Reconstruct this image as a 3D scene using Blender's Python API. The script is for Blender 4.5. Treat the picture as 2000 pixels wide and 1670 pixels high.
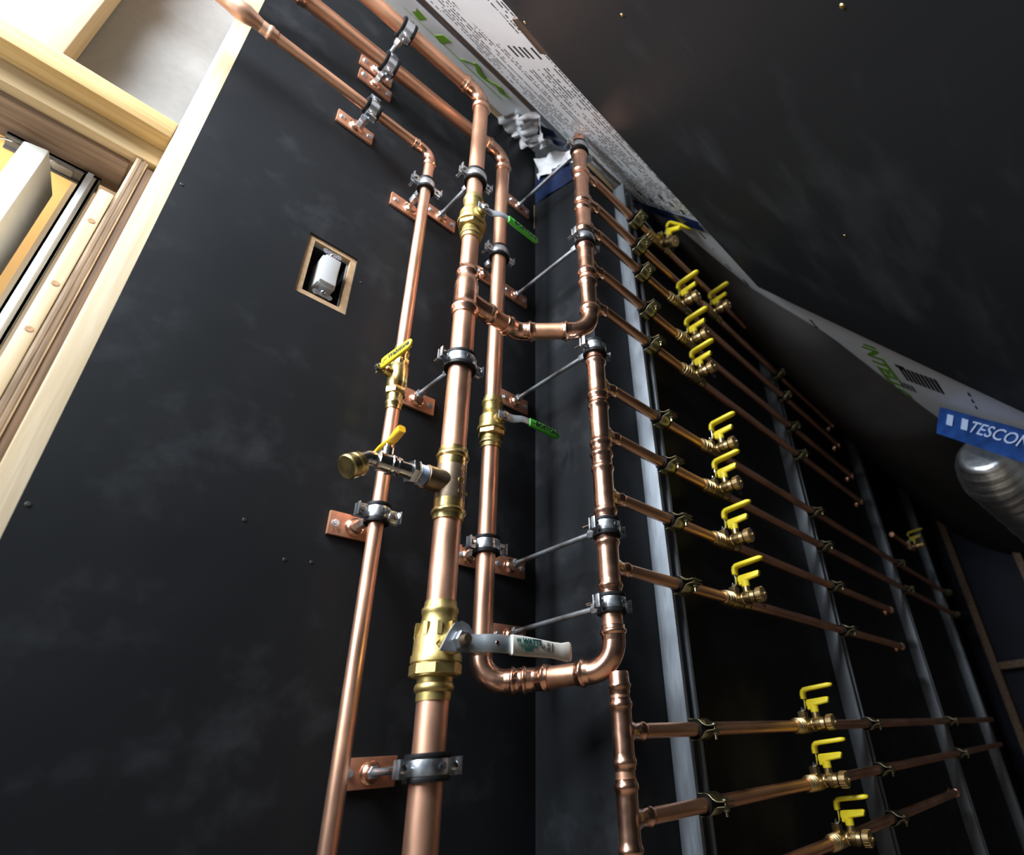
import bpy, bmesh, math, random
from mathutils import Matrix, Vector
random.seed(7)
PI = math.pi
V = Vector
C = bpy.context.scene.collection
for o in list(bpy.data.objects):
    bpy.data.objects.remove(o)

# ------------------------------------------------------------------ camera, world, lights, exposure
cd = bpy.data.cameras.new('camera')
cam = bpy.data.objects.new('camera', cd)
C.objects.link(cam)
right, up, back = (0.652109, -0.754796, -0.070973), (-0.327407, -0.364822, 0.871613), (-0.683783, -0.54515, -0.485029)
cam.matrix_world = Matrix(((right[0], up[0], back[0], 0), (right[1], up[1], back[1], -0.85), (right[2], up[2], back[2], 0), (0, 0, 0, 1)))
cd.sensor_fit = 'HORIZONTAL'
cd.sensor_width = 36
cd.lens = 1084.997 / 2000 * 36
cd.shift_x = -203.717 / 2000
cd.shift_y = 41.149 / 2000
cd.clip_start = 0.02
cd.dof.use_dof = True
cd.dof.focus_distance = 0.98
cd.dof.aperture_fstop = 3.2
bpy.context.scene.camera = cam

w = bpy.data.worlds.new('world')
bpy.context.scene.world = w
w.use_nodes = True
w.node_tree.nodes['Background'].inputs[0].default_value = (0.78, 0.88, 1, 1)
w.node_tree.nodes['Background'].inputs[1].default_value = 0.05

def area(name, loc, target, size, size_y, power, col=(1, 1, 1)):
    l = bpy.data.lights.new(name, 'AREA')
    l.shape = 'RECTANGLE'
    l.size, l.size_y = size, size_y
    l.energy = power
    l.color = col
    o = bpy.data.objects.new(name, l)
    C.objects.link(o)
    o.location = loc
    d = V(target) - V(loc)
    o.rotation_euler = d.to_track_quat('-Z', 'Y').to_euler()
    return o
area('skylight_daylight', (-0.70, -0.36, 1.52), (0.45, -0.10, 0.60), 0.8, 0.55, 68, (0.88, 0.94, 1))
area('doorway_daylight', (-1.05, -0.17, 0.82), (0.8, -0.27, 0.72), 0.32, 0.85, 30, (0.84, 0.92, 1))
area('hall_lamp', (-0.25, 0.42, 1.3), (-0.2, 0.6, 0.2), 0.3, 0.3, 1.8, (1, 0.86, 0.68))

vs = bpy.context.scene.view_settings
vs.view_transform = 'Standard'
vs.look = 'None'
vs.gamma = 1
vs.use_curve_mapping = False
vs.exposure = 0.22

# ------------------------------------------------------------------ materials
def mat(name, col, rough=0.5, metal=0.0, var=0.0, scale=20, rvar=0.0, bump=0.0, stretch=None, spec=0.5, col2=None, coat=0.0):
    m = bpy.data.materials.new(name)
    m.use_nodes = True
    nt = m.node_tree
    b = nt.nodes['Principled BSDF']
    b.inputs['Base Color'].default_value = (*col, 1)
    b.inputs['Roughness'].default_value = rough
    b.inputs['Metallic'].default_value = metal
    b.inputs['Specular IOR Level'].default_value = spec
    b.inputs['Coat Weight'].default_value = coat
    if var or rvar or bump or col2:
        tc = nt.nodes.new('ShaderNodeTexCoord')
        mp = nt.nodes.new('ShaderNodeMapping')
        mp.inputs['Scale'].default_value = stretch or (1, 1, 1)
        nz = nt.nodes.new('ShaderNodeTexNoise')
        nz.inputs['Scale'].default_value = scale
        nz.inputs['Detail'].default_value = 6
        nt.links.new(tc.outputs['Object'], mp.inputs[0])
        nt.links.new(mp.outputs[0], nz.inputs['Vector'])
        if var or col2:
            cr = nt.nodes.new('ShaderNodeValToRGB')
            lo = col2 or tuple(max(0, c * (1 - var)) for c in col)
            hi = col if col2 else tuple(min(1, c * (1 + var)) for c in col)
            cr.color_ramp.elements[0].color = (*lo, 1)
            cr.color_ramp.elements[1].color = (*hi, 1)
            cr.color_ramp.elements[0].position = 0.32
            cr.color_ramp.elements[1].position = 0.68
            nt.links.new(nz.outputs[0], cr.inputs[0])
            nt.links.new(cr.outputs[0], b.inputs['Base Color'])
        if rvar:
            mr = nt.nodes.new('ShaderNodeMapRange')
            mr.inputs[1].default_value, mr.inputs[2].default_value = 0.3, 0.7
            mr.inputs[3].default_value, mr.inputs[4].default_value = rough - rvar, rough + rvar
            nt.links.new(nz.outputs[0], mr.inputs[0])
            nt.links.new(mr.outputs[0], b.inputs['Roughness'])
        if bump:
            bp = nt.nodes.new('ShaderNodeBump')
            bp.inputs['Strength'].default_value = bump
            bp.inputs['Distance'].default_value = 0.002
            nt.links.new(nz.outputs[0], bp.inputs['Height'])
            nt.links.new(bp.outputs[0], b.inputs['Normal'])
    return m

M = {}
M['copper'] = mat('copper', (0.80, 0.45, 0.30), 0.40, 1, var=0.14, scale=9, rvar=0.07, stretch=(3, 3, 1))
M['copper_x'] = mat('copper_drawn', (0.80, 0.44, 0.28), 0.42, 1, var=0.14, scale=9, rvar=0.07, stretch=(1, 3, 3))
M['fitting'] = mat('copper_fitting', (0.84, 0.48, 0.33), 0.25, 1, var=0.1, scale=30, rvar=0.05)
M['copper_bright'] = mat('bright_copper', (0.88, 0.52, 0.36), 0.42, 0.9)
M['plate'] = mat('copper_plate', (0.62, 0.30, 0.185), 0.45, 0.85, var=0.16, scale=60, bump=0.08)
M['brass'] = mat('brass', (0.70, 0.53, 0.21), 0.30, 1, var=0.12, scale=40, rvar=0.07, bump=0.03)
M['brass_cast'] = mat('cast_brass', (0.50, 0.385, 0.15), 0.45, 1, var=0.15, scale=90, bump=0.15)
M['bronze'] = mat('bronze', (0.30, 0.22, 0.15), 0.42, 0.9, var=0.2, scale=60, bump=0.12)
M['valve_brass'] = mat('drain_valve_brass', (0.56, 0.41, 0.2), 0.36, 1, var=0.12, scale=60, rvar=0.06)
M['zinc'] = mat('zinc_plated_steel', (0.68, 0.72, 0.76), 0.33, 1, var=0.1, scale=50, rvar=0.08)
M['chrome'] = mat('chrome', (0.74, 0.74, 0.73), 0.16, 1)
M['rod'] = mat('galvanised_rod', (0.42, 0.45, 0.48), 0.42, 0.9, var=0.15, scale=80, bump=0.1)
M['lever_steel'] = mat('steel_lever', (0.46, 0.50, 0.54), 0.42, 0.8, var=0.15, scale=50)
M['olive'] = mat('dichromate_steel', (0.40, 0.38, 0.235), 0.33, 1, var=0.15, scale=40)
M['rubber'] = mat('black_rubber', (0.008, 0.008, 0.009), 0.5, spec=0.2)
M['strut'] = mat('galvanised_strut', (0.29, 0.32, 0.355), 0.48, 0.7, var=0.07, scale=90, rvar=0.05, stretch=(2, 2, 0.3))
M['yellow'] = mat('yellow_vinyl', (0.78, 0.62, 0.02), 0.42)
M['amber'] = mat('amber_plastic', (0.80, 0.42, 0.015), 0.42)
M['green'] = mat('green_vinyl', (0.055, 0.42, 0.03), 0.42)
M['white_vinyl'] = mat('white_vinyl', (0.60, 0.58, 0.52), 0.5, var=0.12, scale=45)
M['ink'] = mat('black_ink', (0.012, 0.012, 0.012), 0.6)
M['teal'] = mat('teal_ink', (0.01, 0.14, 0.12), 0.6)
M['green_ink'] = mat('green_print', (0.14, 0.33, 0.012), 0.7)
M['pale_ink'] = mat('pale_print', (0.42, 0.52, 0.74), 0.5)
M['emboss'] = mat('stamped_copper', (0.30, 0.145, 0.09), 0.5, 0.7)
M['steel_mark'] = mat('stamped_steel', (0.14, 0.16, 0.18), 0.4, 0.8)
M['ptfe'] = mat('thread_seal_tape', (0.45, 0.55, 0.75), 0.5, var=0.15, scale=120)
M['tan'] = mat('bare_fibreboard', (0.44, 0.29, 0.16), 0.75, var=0.15, scale=120, bump=0.2)
M['white_plastic'] = mat('white_switch_plastic', (0.46, 0.47, 0.47), 0.35)
M['beige_plastic'] = mat('beige_plastic', (0.55, 0.47, 0.36), 0.4)
M['box_plastic'] = mat('dark_box_plastic', (0.012, 0.013, 0.016), 0.5)
M['box_rim'] = mat('grey_box_rim', (0.30, 0.33, 0.36), 0.5)
M['tape'] = mat('blue_tape', (0.012, 0.05, 0.20), 0.3, var=0.35, scale=25, bump=0.3)
M['tape_dark'] = mat('navy_tape', (0.006, 0.014, 0.050), 0.4, var=0.4, scale=25, bump=0.3)
M['foil'] = mat('duct_foil', (0.78, 0.82, 0.86), 0.36, 1, var=0.15, scale=45, bump=0.6)
M['shaded_membrane'] = mat('brown_shaded_membrane', (0.030, 0.026, 0.024), 0.85, var=0.2, scale=6)  # membrane of the bulge, with the shade on its underside put into the colour
M['crumple'] = mat('crumpled_membrane', (0.62, 0.62, 0.63), 0.55, var=0.25, scale=14)
M['drywall'] = mat('grey_drywall', (0.30, 0.305, 0.31), 0.85, var=0.05, scale=60, bump=0.05)
M['orange_wall'] = mat('orange_painted_wall', (0.62, 0.40, 0.15), 0.7)
M['cream_wall'] = mat('cream_trim', (0.66, 0.50, 0.32), 0.7)
M['primed'] = mat('white_primed_board', (0.66, 0.63, 0.56), 0.55, var=0.04, scale=30)
M['alu'] = mat('aluminium', (0.66, 0.68, 0.70), 0.42, 0.6)
M['dark_alu'] = mat('dark_track', (0.26, 0.25, 0.24), 0.4, 0.6, var=0.4, scale=40)
M['floor'] = mat('plywood_floor', (0.26, 0.20, 0.14), 0.7, var=0.15, scale=8)
M['knot'] = mat('pine_knot', (0.34, 0.20, 0.10), 0.7, var=0.3, scale=90)
M['navy'] = mat('navy_membrane', (0.008, 0.012, 0.03), 0.7, var=0.3, scale=5)

def black_board(name, base, scuff, amt, sc, stretch, rough=0.5):
    m = mat(name, base, rough, spec=0.16)
    nt = m.node_tree
    b = nt.nodes['Principled BSDF']
    tc = nt.nodes.new('ShaderNodeTexCoord')
    mp = nt.nodes.new('ShaderNodeMapping')
    mp.inputs['Scale'].default_value = stretch
    nt.links.new(tc.outputs['Object'], mp.inputs[0])
    n1 = nt.nodes.new('ShaderNodeTexNoise')
    n1.inputs['Scale'].default_value = sc
    n1.inputs['Detail'].default_value = 8
    n1.inputs['Roughness'].default_value = 0.62
    n2 = nt.nodes.new('ShaderNodeTexNoise')
    n2.inputs['Scale'].default_value = sc * 0.35
    n2.inputs['Detail'].default_value = 3
    nt.links.new(mp.outputs[0], n1.inputs['Vector'])
    nt.links.new(tc.outputs['Object'], n2.inputs['Vector'])
    mu = nt.nodes.new('ShaderNodeMath')
    mu.operation = 'MULTIPLY'
    nt.links.new(n1.outputs[0], mu.inputs[0])
    nt.links.new(n2.outputs[0], mu.inputs[1])
    cr = nt.nodes.new('ShaderNodeValToRGB')
    cr.color_ramp.elements[0].position = 0.27
    cr.color_ramp.elements[0].color = (*base, 1)
    cr.color_ramp.elements[1].position = 0.27 + amt
    cr.color_ramp.elements[1].color = (*scuff, 1)
    nt.links.new(mu.outputs[0], cr.inputs[0])
    nt.links.new(cr.outputs[0], b.inputs['Base Color'])
    mr = nt.nodes.new('ShaderNodeMapRange')
    mr.inputs[1].default_value, mr.inputs[2].default_value = 0.3, 0.7
    mr.inputs[3].default_value, mr.inputs[4].default_value = rough - 0.06, rough + 0.08
    nt.links.new(n2.outputs[0], mr.inputs[0])
    nt.links.new(mr.outputs[0], b.inputs['Roughness'])
    return m
M['board'] = black_board('black_coated_board', (0.0110, 0.0122, 0.0140), (0.034, 0.037, 0.042), 0.27, 17, (1, 1, 1), 0.52)
M['panel'] = black_board('black_ceiling_board', (0.028, 0.031, 0.035), (0.072, 0.080, 0.091), 0.26, 9, (0.5, 1.4, 1.4), 0.5)

def wood(name, light, dark, axis, freq=26, rough=0.65):
    m = mat(name, light, rough)
    nt = m.node_tree
    b = nt.nodes['Principled BSDF']
    tc = nt.nodes.new('ShaderNodeTexCoord')
    mp = nt.nodes.new('ShaderNodeMapping')
    s = [1.0, 1.0, 1.0]
    s[axis] = 0.05
    mp.inputs['Scale'].default_value = s
    nt.links.new(tc.outputs['Object'], mp.inputs[0])
    n = nt.nodes.new('ShaderNodeTexNoise')
    n.inputs['Scale'].default_value = freq * 4
    n.inputs['Detail'].default_value = 4
    n.inputs['Distortion'].default_value = 0.6
    nt.links.new(mp.outputs[0], n.inputs['Vector'])
    cr = nt.nodes.new('ShaderNodeValToRGB')
    cr.color_ramp.elements[0].position, cr.color_ramp.elements[1].position = 0.36, 0.62
    cr.color_ramp.elements[0].color, cr.color_ramp.elements[1].color = (*dark, 1), (*light, 1)
    nt.links.new(n.outputs[0], cr.inputs[0])
    nt.links.new(cr.outputs[0], b.inputs['Base Color'])
    bp = nt.nodes.new('ShaderNodeBump')
    bp.inputs['Strength'].default_value = 0.15
    bp.inputs['Distance'].default_value = 0.002
    nt.links.new(n.outputs[0], bp.inputs['Height'])
    nt.links.new(bp.outputs[0], b.inputs['Normal'])
    return m
M['pine_z'] = wood('pine_upright', (0.52, 0.41, 0.27), (0.44, 0.33, 0.19), 2)
M['pine_x'] = wood('pine_level', (0.54, 0.40, 0.22), (0.44, 0.30, 0.145), 0)
M['pine_gold'] = wood('golden_pine', (0.62, 0.42, 0.18), (0.50, 0.31, 0.11), 0)
M['brown_x'] = wood('brown_plank', (0.30, 0.20, 0.13), (0.17, 0.105, 0.065), 0)
M['ply_light'] = wood('light_plywood_edge', (0.62, 0.50, 0.36), (0.30, 0.20, 0.12), 2, 44)
M['ply_shaded'] = wood('shaded_plywood_edge', (0.15, 0.085, 0.042), (0.075, 0.040, 0.018), 2, 44)  # darkened plywood: the shade of the recessed strip is in this colour
M['ply_brown'] = wood('brown_ply_layer', (0.24, 0.155, 0.09), (0.13, 0.08, 0.045), 2, 44)
M['batten'] = wood('brown_batten', (0.13, 0.085, 0.06), (0.05, 0.03, 0.02), 0)

def membrane_mat():
    m = mat('printed_membrane', (0.66, 0.67, 0.69), 0.42)
    nt = m.node_tree
    N, L = nt.nodes, nt.links
    b = N['Principled BSDF']
    tc = N.new('ShaderNodeTexCoord')
    sp = N.new('ShaderNodeSeparateXYZ')
    L.new(tc.outputs['Object'], sp.inputs[0])
    def op(o, a, c=None, v=None):
        n = N.new('ShaderNodeMath')
        n.operation = o
        L.new(a, n.inputs[0])
        if c is not None:
            L.new(c, n.inputs[1])
        elif v is not None:
            n.inputs[1].default_value = v
        return n.outputs[0]
    row = op('MULTIPLY', sp.outputs[1], v=105.0)
    idx = op('FLOOR', row)
    fr = op('SUBTRACT', row, idx)
    line = op('LESS_THAN', fr, v=0.42)
    def noise(vx, vy, sc):
        cb = N.new('ShaderNodeCombineXYZ')
        L.new(vx, cb.inputs[0])
        L.new(vy, cb.inputs[1])
        n = N.new('ShaderNodeTexNoise')
        n.inputs['Scale'].default_value = sc
        n.inputs['Detail'].default_value = 0
        L.new(cb.outputs[0], n.inputs['Vector'])
        return n.outputs[0]
    iy = op('MULTIPLY', idx, v=7.31)
    chars = op('GREATER_THAN', noise(op('MULTIPLY', sp.outputs[0], v=170), iy, 1.0), v=0.43)
    words = op('GREATER_THAN', noise(op('MULTIPLY', sp.outputs[0], v=9), iy, 1.0), v=0.40)
    bx = op('MULTIPLY', sp.outputs[0], v=2.3)
    by = op('MULTIPLY', sp.outputs[1], v=5.0)
    block = op('GREATER_THAN', noise(bx, by, 1.0), v=0.36)
    inr = op('MULTIPLY', op('LESS_THAN', sp.outputs[1], v=-0.195), op('GREATER_THAN', sp.outputs[1], v=-0.47))
    lim = op('LESS_THAN', sp.outputs[0], v=1.02)
    hole = op('MULTIPLY', op('GREATER_THAN', sp.outputs[0], v=0.385), op('LESS_THAN', sp.outputs[0], v=0.475))
    hole = op('MULTIPLY', hole, op('MULTIPLY', op('GREATER_THAN', sp.outputs[1], v=-0.385), op('LESS_THAN', sp.outputs[1], v=-0.29)))
    clear = op('LESS_THAN', hole, v=0.5)
    ink = op('MULTIPLY', line, clear)
    for k in (chars, words, block, inr, lim):
        ink = op('MULTIPLY', ink, k)
    mx = N.new('ShaderNodeMix')
    mx.data_type = 'RGBA'
    L.new(ink, mx.inputs[0])
    mx.inputs[6].default_value = (0.80, 0.83, 0.86, 1)
    mx.inputs[7].default_value = (0.03, 0.03, 0.035, 1)
    L.new(mx.outputs[2], b.inputs['Base Color'])
    nz = N.new('ShaderNodeTexNoise')
    nz.inputs['Scale'].default_value = 14
    L.new(tc.outputs['Object'], nz.inputs['Vector'])
    bp = N.new('ShaderNodeBump')
    bp.inputs['Strength'].default_value = 0.25
    bp.inputs['Distance'].default_value = 0.006
    L.new(nz.outputs[0], bp.inputs['Height'])
    L.new(bp.outputs[0], b.inputs['Normal'])
    return m
M['membrane'] = membrane_mat()

# ------------------------------------------------------------------ mesh helpers
def FR(o, z, x=None):
    z = V(z).normalized()
    x = V(x) if x is not None else (V((1, 0, 0)) if abs(z.x) < 0.9 else V((0, 1, 0)))
    x = (x - z * x.dot(z)).normalized()
    y = z.cross(x)
    return Matrix(((x.x, y.x, z.x, o[0]), (x.y, y.y, z.y, o[1]), (x.z, y.z, z.z, o[2]), (0, 0, 0, 1)))

class B:
    def __init__(self):
        self.v, self.f = [], []
    def add(self, vs, fs, m=None):
        k = len(self.v)
        self.v += [tuple(m @ V(p)) if m is not None else tuple(p) for p in vs]
        self.f += [tuple(i + k for i in f) for f in fs]
        return self
    def box(self, lo, hi, m=None):
        x0, y0, z0 = lo
        x1, y1, z1 = hi
        vs = [(x0, y0, z0), (x1, y0, z0), (x1, y1, z0), (x0, y1, z0), (x0, y0, z1), (x1, y0, z1), (x1, y1, z1), (x0, y1, z1)]
        return self.add(vs, [(0, 3, 2, 1), (4, 5, 6, 7), (0, 1, 5, 4), (1, 2, 6, 5), (2, 3, 7, 6), (3, 0, 4, 7)], m)
    def lathe(self, prof, m=None, n=24, ph=0.0):
        vs, fs = [], []
        for t, r in prof:
            for k in range(n):
                a = 2 * PI * k / n + ph
                vs.append((r * math.cos(a), r * math.sin(a), t))
        for i in range(len(prof) - 1):
            for k in range(n):
                q = (k + 1) % n
                fs.append((i * n + k, i * n + q, (i + 1) * n + q, (i + 1) * n + k))
        fs.append(tuple(range(n))[::-1])
        fs.append(tuple((len(prof) - 1) * n + k for k in range(n)))
        return self.add(vs, fs, m)
    def cyl(self, p, q, r, n=20, r2=None):
        p, q = V(p), V(q)
        return self.lathe([(0, r), ((q - p).length, r2 if r2 is not None else r)], FR(p, q - p), n)
    def hexa(self, p, q, r, x=None):
        p, q = V(p), V(q)
        h = (q - p).length
        return self.lathe([(0, r * 0.93), (h * 0.12, r), (h * 0.88, r), (h, r * 0.93)], FR(p, q - p, x), 6)
    def sweep(self, pts, r, n=20):
        pts = [V(p) for p in pts]
        rs = r if isinstance(r, (list, tuple)) else [r] * len(pts)
        t = [(pts[min(i + 1, len(pts) - 1)] - pts[max(i - 1, 0)]).normalized() for i in range(len(pts))]
        x = t[0].orthogonal().normalized()
        vs, fs = [], []
        for i, p in enumerate(pts):
            x = (x - t[i] * x.dot(t[i])).normalized()
            y = t[i].cross(x)
            for k in range(n):
                a = 2 * PI * k / n
                vs.append(p + (x * math.cos(a) + y * math.sin(a)) * rs[i])
        for i in range(len(pts) - 1):
            for k in range(n):
                q = (k + 1) % n
                fs.append((i * n + k, i * n + q, (i + 1) * n + q, (i + 1) * n + k))
        fs.append(tuple(range(n))[::-1])
        fs.append(tuple((len(pts) - 1) * n + k for k in range(n)))
        return self.add(vs, fs)
    def bar(self, pts, wid, thk, updir):
        """flat bar along pts: wid across updir, thk across the third axis, corners cut"""
        pts = [V(p) for p in pts]
        ws = wid if isinstance(wid, (list, tuple)) else [wid] * len(pts)
        ts = thk if isinstance(thk, (list, tuple)) else [thk] * len(pts)
        u = V(updir).normalized()
        vs, fs = [], []
        for i, p in enumerate(pts):
            t = (pts[min(i + 1, len(pts) - 1)] - pts[max(i - 1, 0)]).normalized()
            s = t.cross(u).normalized()
            a, c = ws[i] / 2, ts[i] / 2
            e = min(a, c) * 0.45
            for du, ds in ((-a, -c + e), (-a + e, -c), (a - e, -c), (a, -c + e), (a, c - e), (a - e, c), (-a + e, c), (-a, c - e)):
                vs.append(p + u * du + s * ds)
        n = 8
        for i in range(len(pts) - 1):
            for k in range(n):
                q = (k + 1) % n
                fs.append((i * n + k, i * n + q, (i + 1) * n + q, (i + 1) * n + k))
        fs.append(tuple(range(n))[::-1])
        fs.append(tuple((len(pts) - 1) * n + k for k in range(n)))
        return self.add(vs, fs)
    def prism(self, poly, h0, h1, m=None):
        n = len(poly)
        vs = [(x, y, h0) for x, y in poly] + [(x, y, h1) for x, y in poly]
        fs = [tuple(range(n))[::-1], tuple(range(n, 2 * n))]
        for k in range(n):
            q = (k + 1) % n
            fs.append((k, q, n + q, n + k))
        return self.add(vs, fs, m)
    def mesh(self, name, m, angle=35, bevel=0.0):
        me = bpy.data.meshes.new(name)
        me.from_pydata([tuple(p) for p in self.v], [], self.f)
        bm = bmesh.new()
        bm.from_mesh(me)
        bmesh.ops.recalc_face_normals(bm, faces=bm.faces)
        if bevel:
            bmesh.ops.bevel(bm, geom=[e for e in bm.edges if len(e.link_faces) == 2 and e.calc_face_angle(0) > 0.6], offset=bevel, segments=2, affect='EDGES', profile=0.6)
        bm.to_mesh(me)
        bm.free()
        me.polygons.foreach_set('use_smooth', [True] * len(me.polygons))
        me.set_sharp_from_angle(angle=math.radians(angle))
        me.materials.append(M[m])
        return me

def put(name, me, parent=None, mw=None, **kw):
    o = bpy.data.objects.new(name, me)
    C.objects.link(o)
    if parent is not None:
        o.parent = parent
    if mw is not None:
        o.matrix_local = mw
    for k, v in kw.items():
        o[k] = v
    return o
def obj(name, b, m, parent=None, bevel=0.0, angle=35, **kw):
    return put(name, b.mesh(name, m, angle, bevel), parent, **kw)
def thing(name, label, cat, mw=None, group=None):
    o = bpy.data.objects.new(name, None)
    o.empty_display_size = 0.02
    C.objects.link(o)
    if mw is not None:
        o.matrix_world = mw
    o['label'], o['category'] = label, cat
    if group:
        o['group'] = group
    return o
CACHE = {}
def cached(key, fn):
    if key not in CACHE:
        CACHE[key] = fn()
    return CACHE[key]
def T(x, y, z):
    return Matrix.Translation((x, y, z))
def axes(o, r, u, n=None):
    r, u = V(r).normalized(), V(u).normalized()
    n = r.cross(u).normalized()
    u = n.cross(r)
    return Matrix(((r.x, u.x, n.x, o[0]), (r.y, u.y, n.y, o[1]), (r.z, u.z, n.z, o[2]), (0, 0, 0, 1)))
def text(name, s, size, mw, m, parent, bold=0.0, squeeze=1.0, align='CENTER'):
    cu = bpy.data.curves.new(name, 'FONT')
    cu.body = s
    cu.size = size
    cu.align_x = align
    cu.align_y = 'CENTER'
    cu.offset = bold
    cu.extrude = 0.0003
    cu.resolution_u = 3
    t = bpy.data.objects.new(name, cu)
    me = bpy.data.meshes.new_from_object(t)
    bpy.data.objects.remove(t)
    me.materials.clear()
    me.materials.append(M[m])
    return put(name, me, parent, mw @ Matrix.Diagonal((squeeze, 1, 1, 1)))

def fillet(pts, R, steps=10):
    """polyline with rounded corners"""
    pts = [V(p) for p in pts]
    out = [pts[0]]
    for i in range(1, len(pts) - 1):
        a, c, b = pts[i - 1], pts[i], pts[i + 1]
        d0, d1 = (a - c).normalized(), (b - c).normalized()
        ang = d0.angle(d1)
        t = R / math.tan(ang / 2)
        p0, p1 = c + d0 * t, c + d1 * t
        cen = c + (d0 + d1).normalized() * (R / math.sin(ang / 2))
        u = (p0 - cen).normalized()
        w_ = (p1 - cen)
        w_ = (w_ - u * w_.dot(u)).normalized()
        sweep_ang = PI - ang
        for k in range(steps + 1):
            th = sweep_ang * k / steps
            out.append(cen + (u * math.cos(th) + w_ * math.sin(th)) * R)
    out.append(pts[-1])
    return out
def collar(b, p, d, r, L=0.026, n=28):
    """press socket with its bead, from p along d, for pipe radius r"""
    b.lathe([(-0.002, r * 1.06), (0, r * 1.11), (L * 0.30, r * 1.11), (L * 0.38, r * 1.15), (L * 0.46, r * 1.26), (L * 0.55, r * 1.29), (L * 0.64, r * 1.26), (L * 0.71, r * 1.14), (L * 0.97, r * 1.12), (L, r * 1.03)], FR(p, d), n)
def elbow(name, corner, d0, d1, r, R, m, parent, L=0.026):
    """bend whose arms leave corner along d0 and d1"""
    d0, d1 = V(d0).normalized(), V(d1).normalized()
    c = V(corner)
    ang = d0.angle(d1)
    t = R / math.tan(ang / 2)
    b = B()
    b.sweep(fillet([c + d0 * (t + 0.002), c, c + d1 * (t + 0.002)], R, 12), r * 1.1, 28)
    collar(b, c + d0 * t, d0, r, L)
    collar(b, c + d1 * t, d1, r, L)
    return obj(name, b, m, parent, angle=50)
def pipe(name, p, q, r, m, parent, n=32):
    b = B()
    b.cyl(p, q, r, n)
    return obj(name, b, m, parent)
def tee(name, axis_xy, z_lo, z_hi, zb, r, rb, m, parent, out=0.055, arm=None):
    """tee with beads at z_lo and z_hi, branch along +X"""
    x, y = axis_xy
    h = z_hi - z_lo
    b = B()
    g = 0.010
    prof = [(-g, r * 1.02), (-g, r * 1.10), (-0.006, r * 1.11), (-0.003, r * 1.24), (0, r * 1.28), (0.003, r * 1.24), (0.006, r * 1.13), (0.012, r * 1.10)]
    b.lathe(prof + [(h - t, rr) for t, rr in reversed(prof)], T(x, y, z_lo), 32)
    s = out - 0.026
    b.lathe([(0, rb * 1.6), (r * 1.0, rb * 1.45), (r * 1.25, rb * 1.2), (s + 0.002, rb * 1.12)], FR((x, y, zb), (1, 0, 0)), 24)
    collar(b, (x + s, y, zb), (1, 0, 0), rb, 0.026, 24)
    return obj(name, b, m, parent, angle=50)

# ------------------------------------------------------------------ setting: walls, ceiling, floor
def SP(x, y, off=0.0):
    """point on the roof-slope membrane, off = distance into the room"""
    return V((x, y + 0.7682 * off, 1.806 + 1.2 * y - 0.6402 * off))

floor = obj('floor', B().box((-3, -2.4, -1.06), (4.3, 1.4, -1.0)), 'floor', kind='structure')
# left wall board with the cut-out for the switch
wb = B()
XA, XB, ZA, ZB = 0.008, 0.764, -1.0, 1.768
hx0, hx1, hz0, hz1 = 0.205, 0.296, 0.751, 0.897
sh = 0.006   # the cut-out is slightly out of square
wb.box((XA, 0, ZA), (hx0, 0.012, ZB))
wb.box((hx1, 0, ZA), (XB, 0.012, ZB))
wb.box((hx0, 0, ZA), (hx1, 0.012, hz0))
wb.box((hx0, 0, hz1), (hx1, 0.012, ZB))
wall_left = obj('wall_left', wb, 'board', kind='structure')
holes = B()
for px, pz in ((0.016, 0.844), (0.016, 0.291), (0.286, 0.281), (0.323, 0.284), (0.224, 0.326), (0.311, 0.845)):
    holes.lathe([(0, 0.0028), (0.0006, 0.0022)], FR((px, -0.0002, pz), (0, -1, 0)), 9)
obj('screw_hole', holes, 'ink', wall_left, kind='stuff')
sl = B()
sl.box((0.7585, -0.0006, 1.395), (0.7615, 0.0, 1.50))
obj('board_edge', sl, 'tan', wall_left)
wall_return = obj('wall_return', B().box((0.764, -0.205, -1.0), (0.790, 0.012, 1.52)), 'board', kind='structure')
wall_right = obj('wall_right', B().box((0.790, -0.205, -1.0), (4.05, -0.185, 1.507)), 'board', kind='structure')
obj('top_plate', B().box((0.02, -0.002, 1.770), (0.752, 0.036, 1.800)), 'pine_x', wall_left, bevel=0.003)
obj('top_plate', B().box((0.772, -0.208, 1.509), (1.0, -0.175, 1.534)), 'pine_x', wall_right, bevel=0.003)
# far end of the crawl space, with its studs
wall_far = obj('wall_far', B().box((4.05, -2.4, -1.0), (4.10, -0.185, 1.6)), 'navy', kind='structure')
for k, y in enumerate((-0.30, -0.62, -0.95, -1.3)):
    obj('stud', B().box((3.96, y - 0.019, -1.0), (4.045, y + 0.019, 1.78 + 1.2 * y)), 'brown_x', wall_far, bevel=0.002)
obj('blocking', B().box((3.965, -0.60, 0.28), (4.045, -0.32, 0.318)), 'brown_x', wall_far, bevel=0.002)

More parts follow.
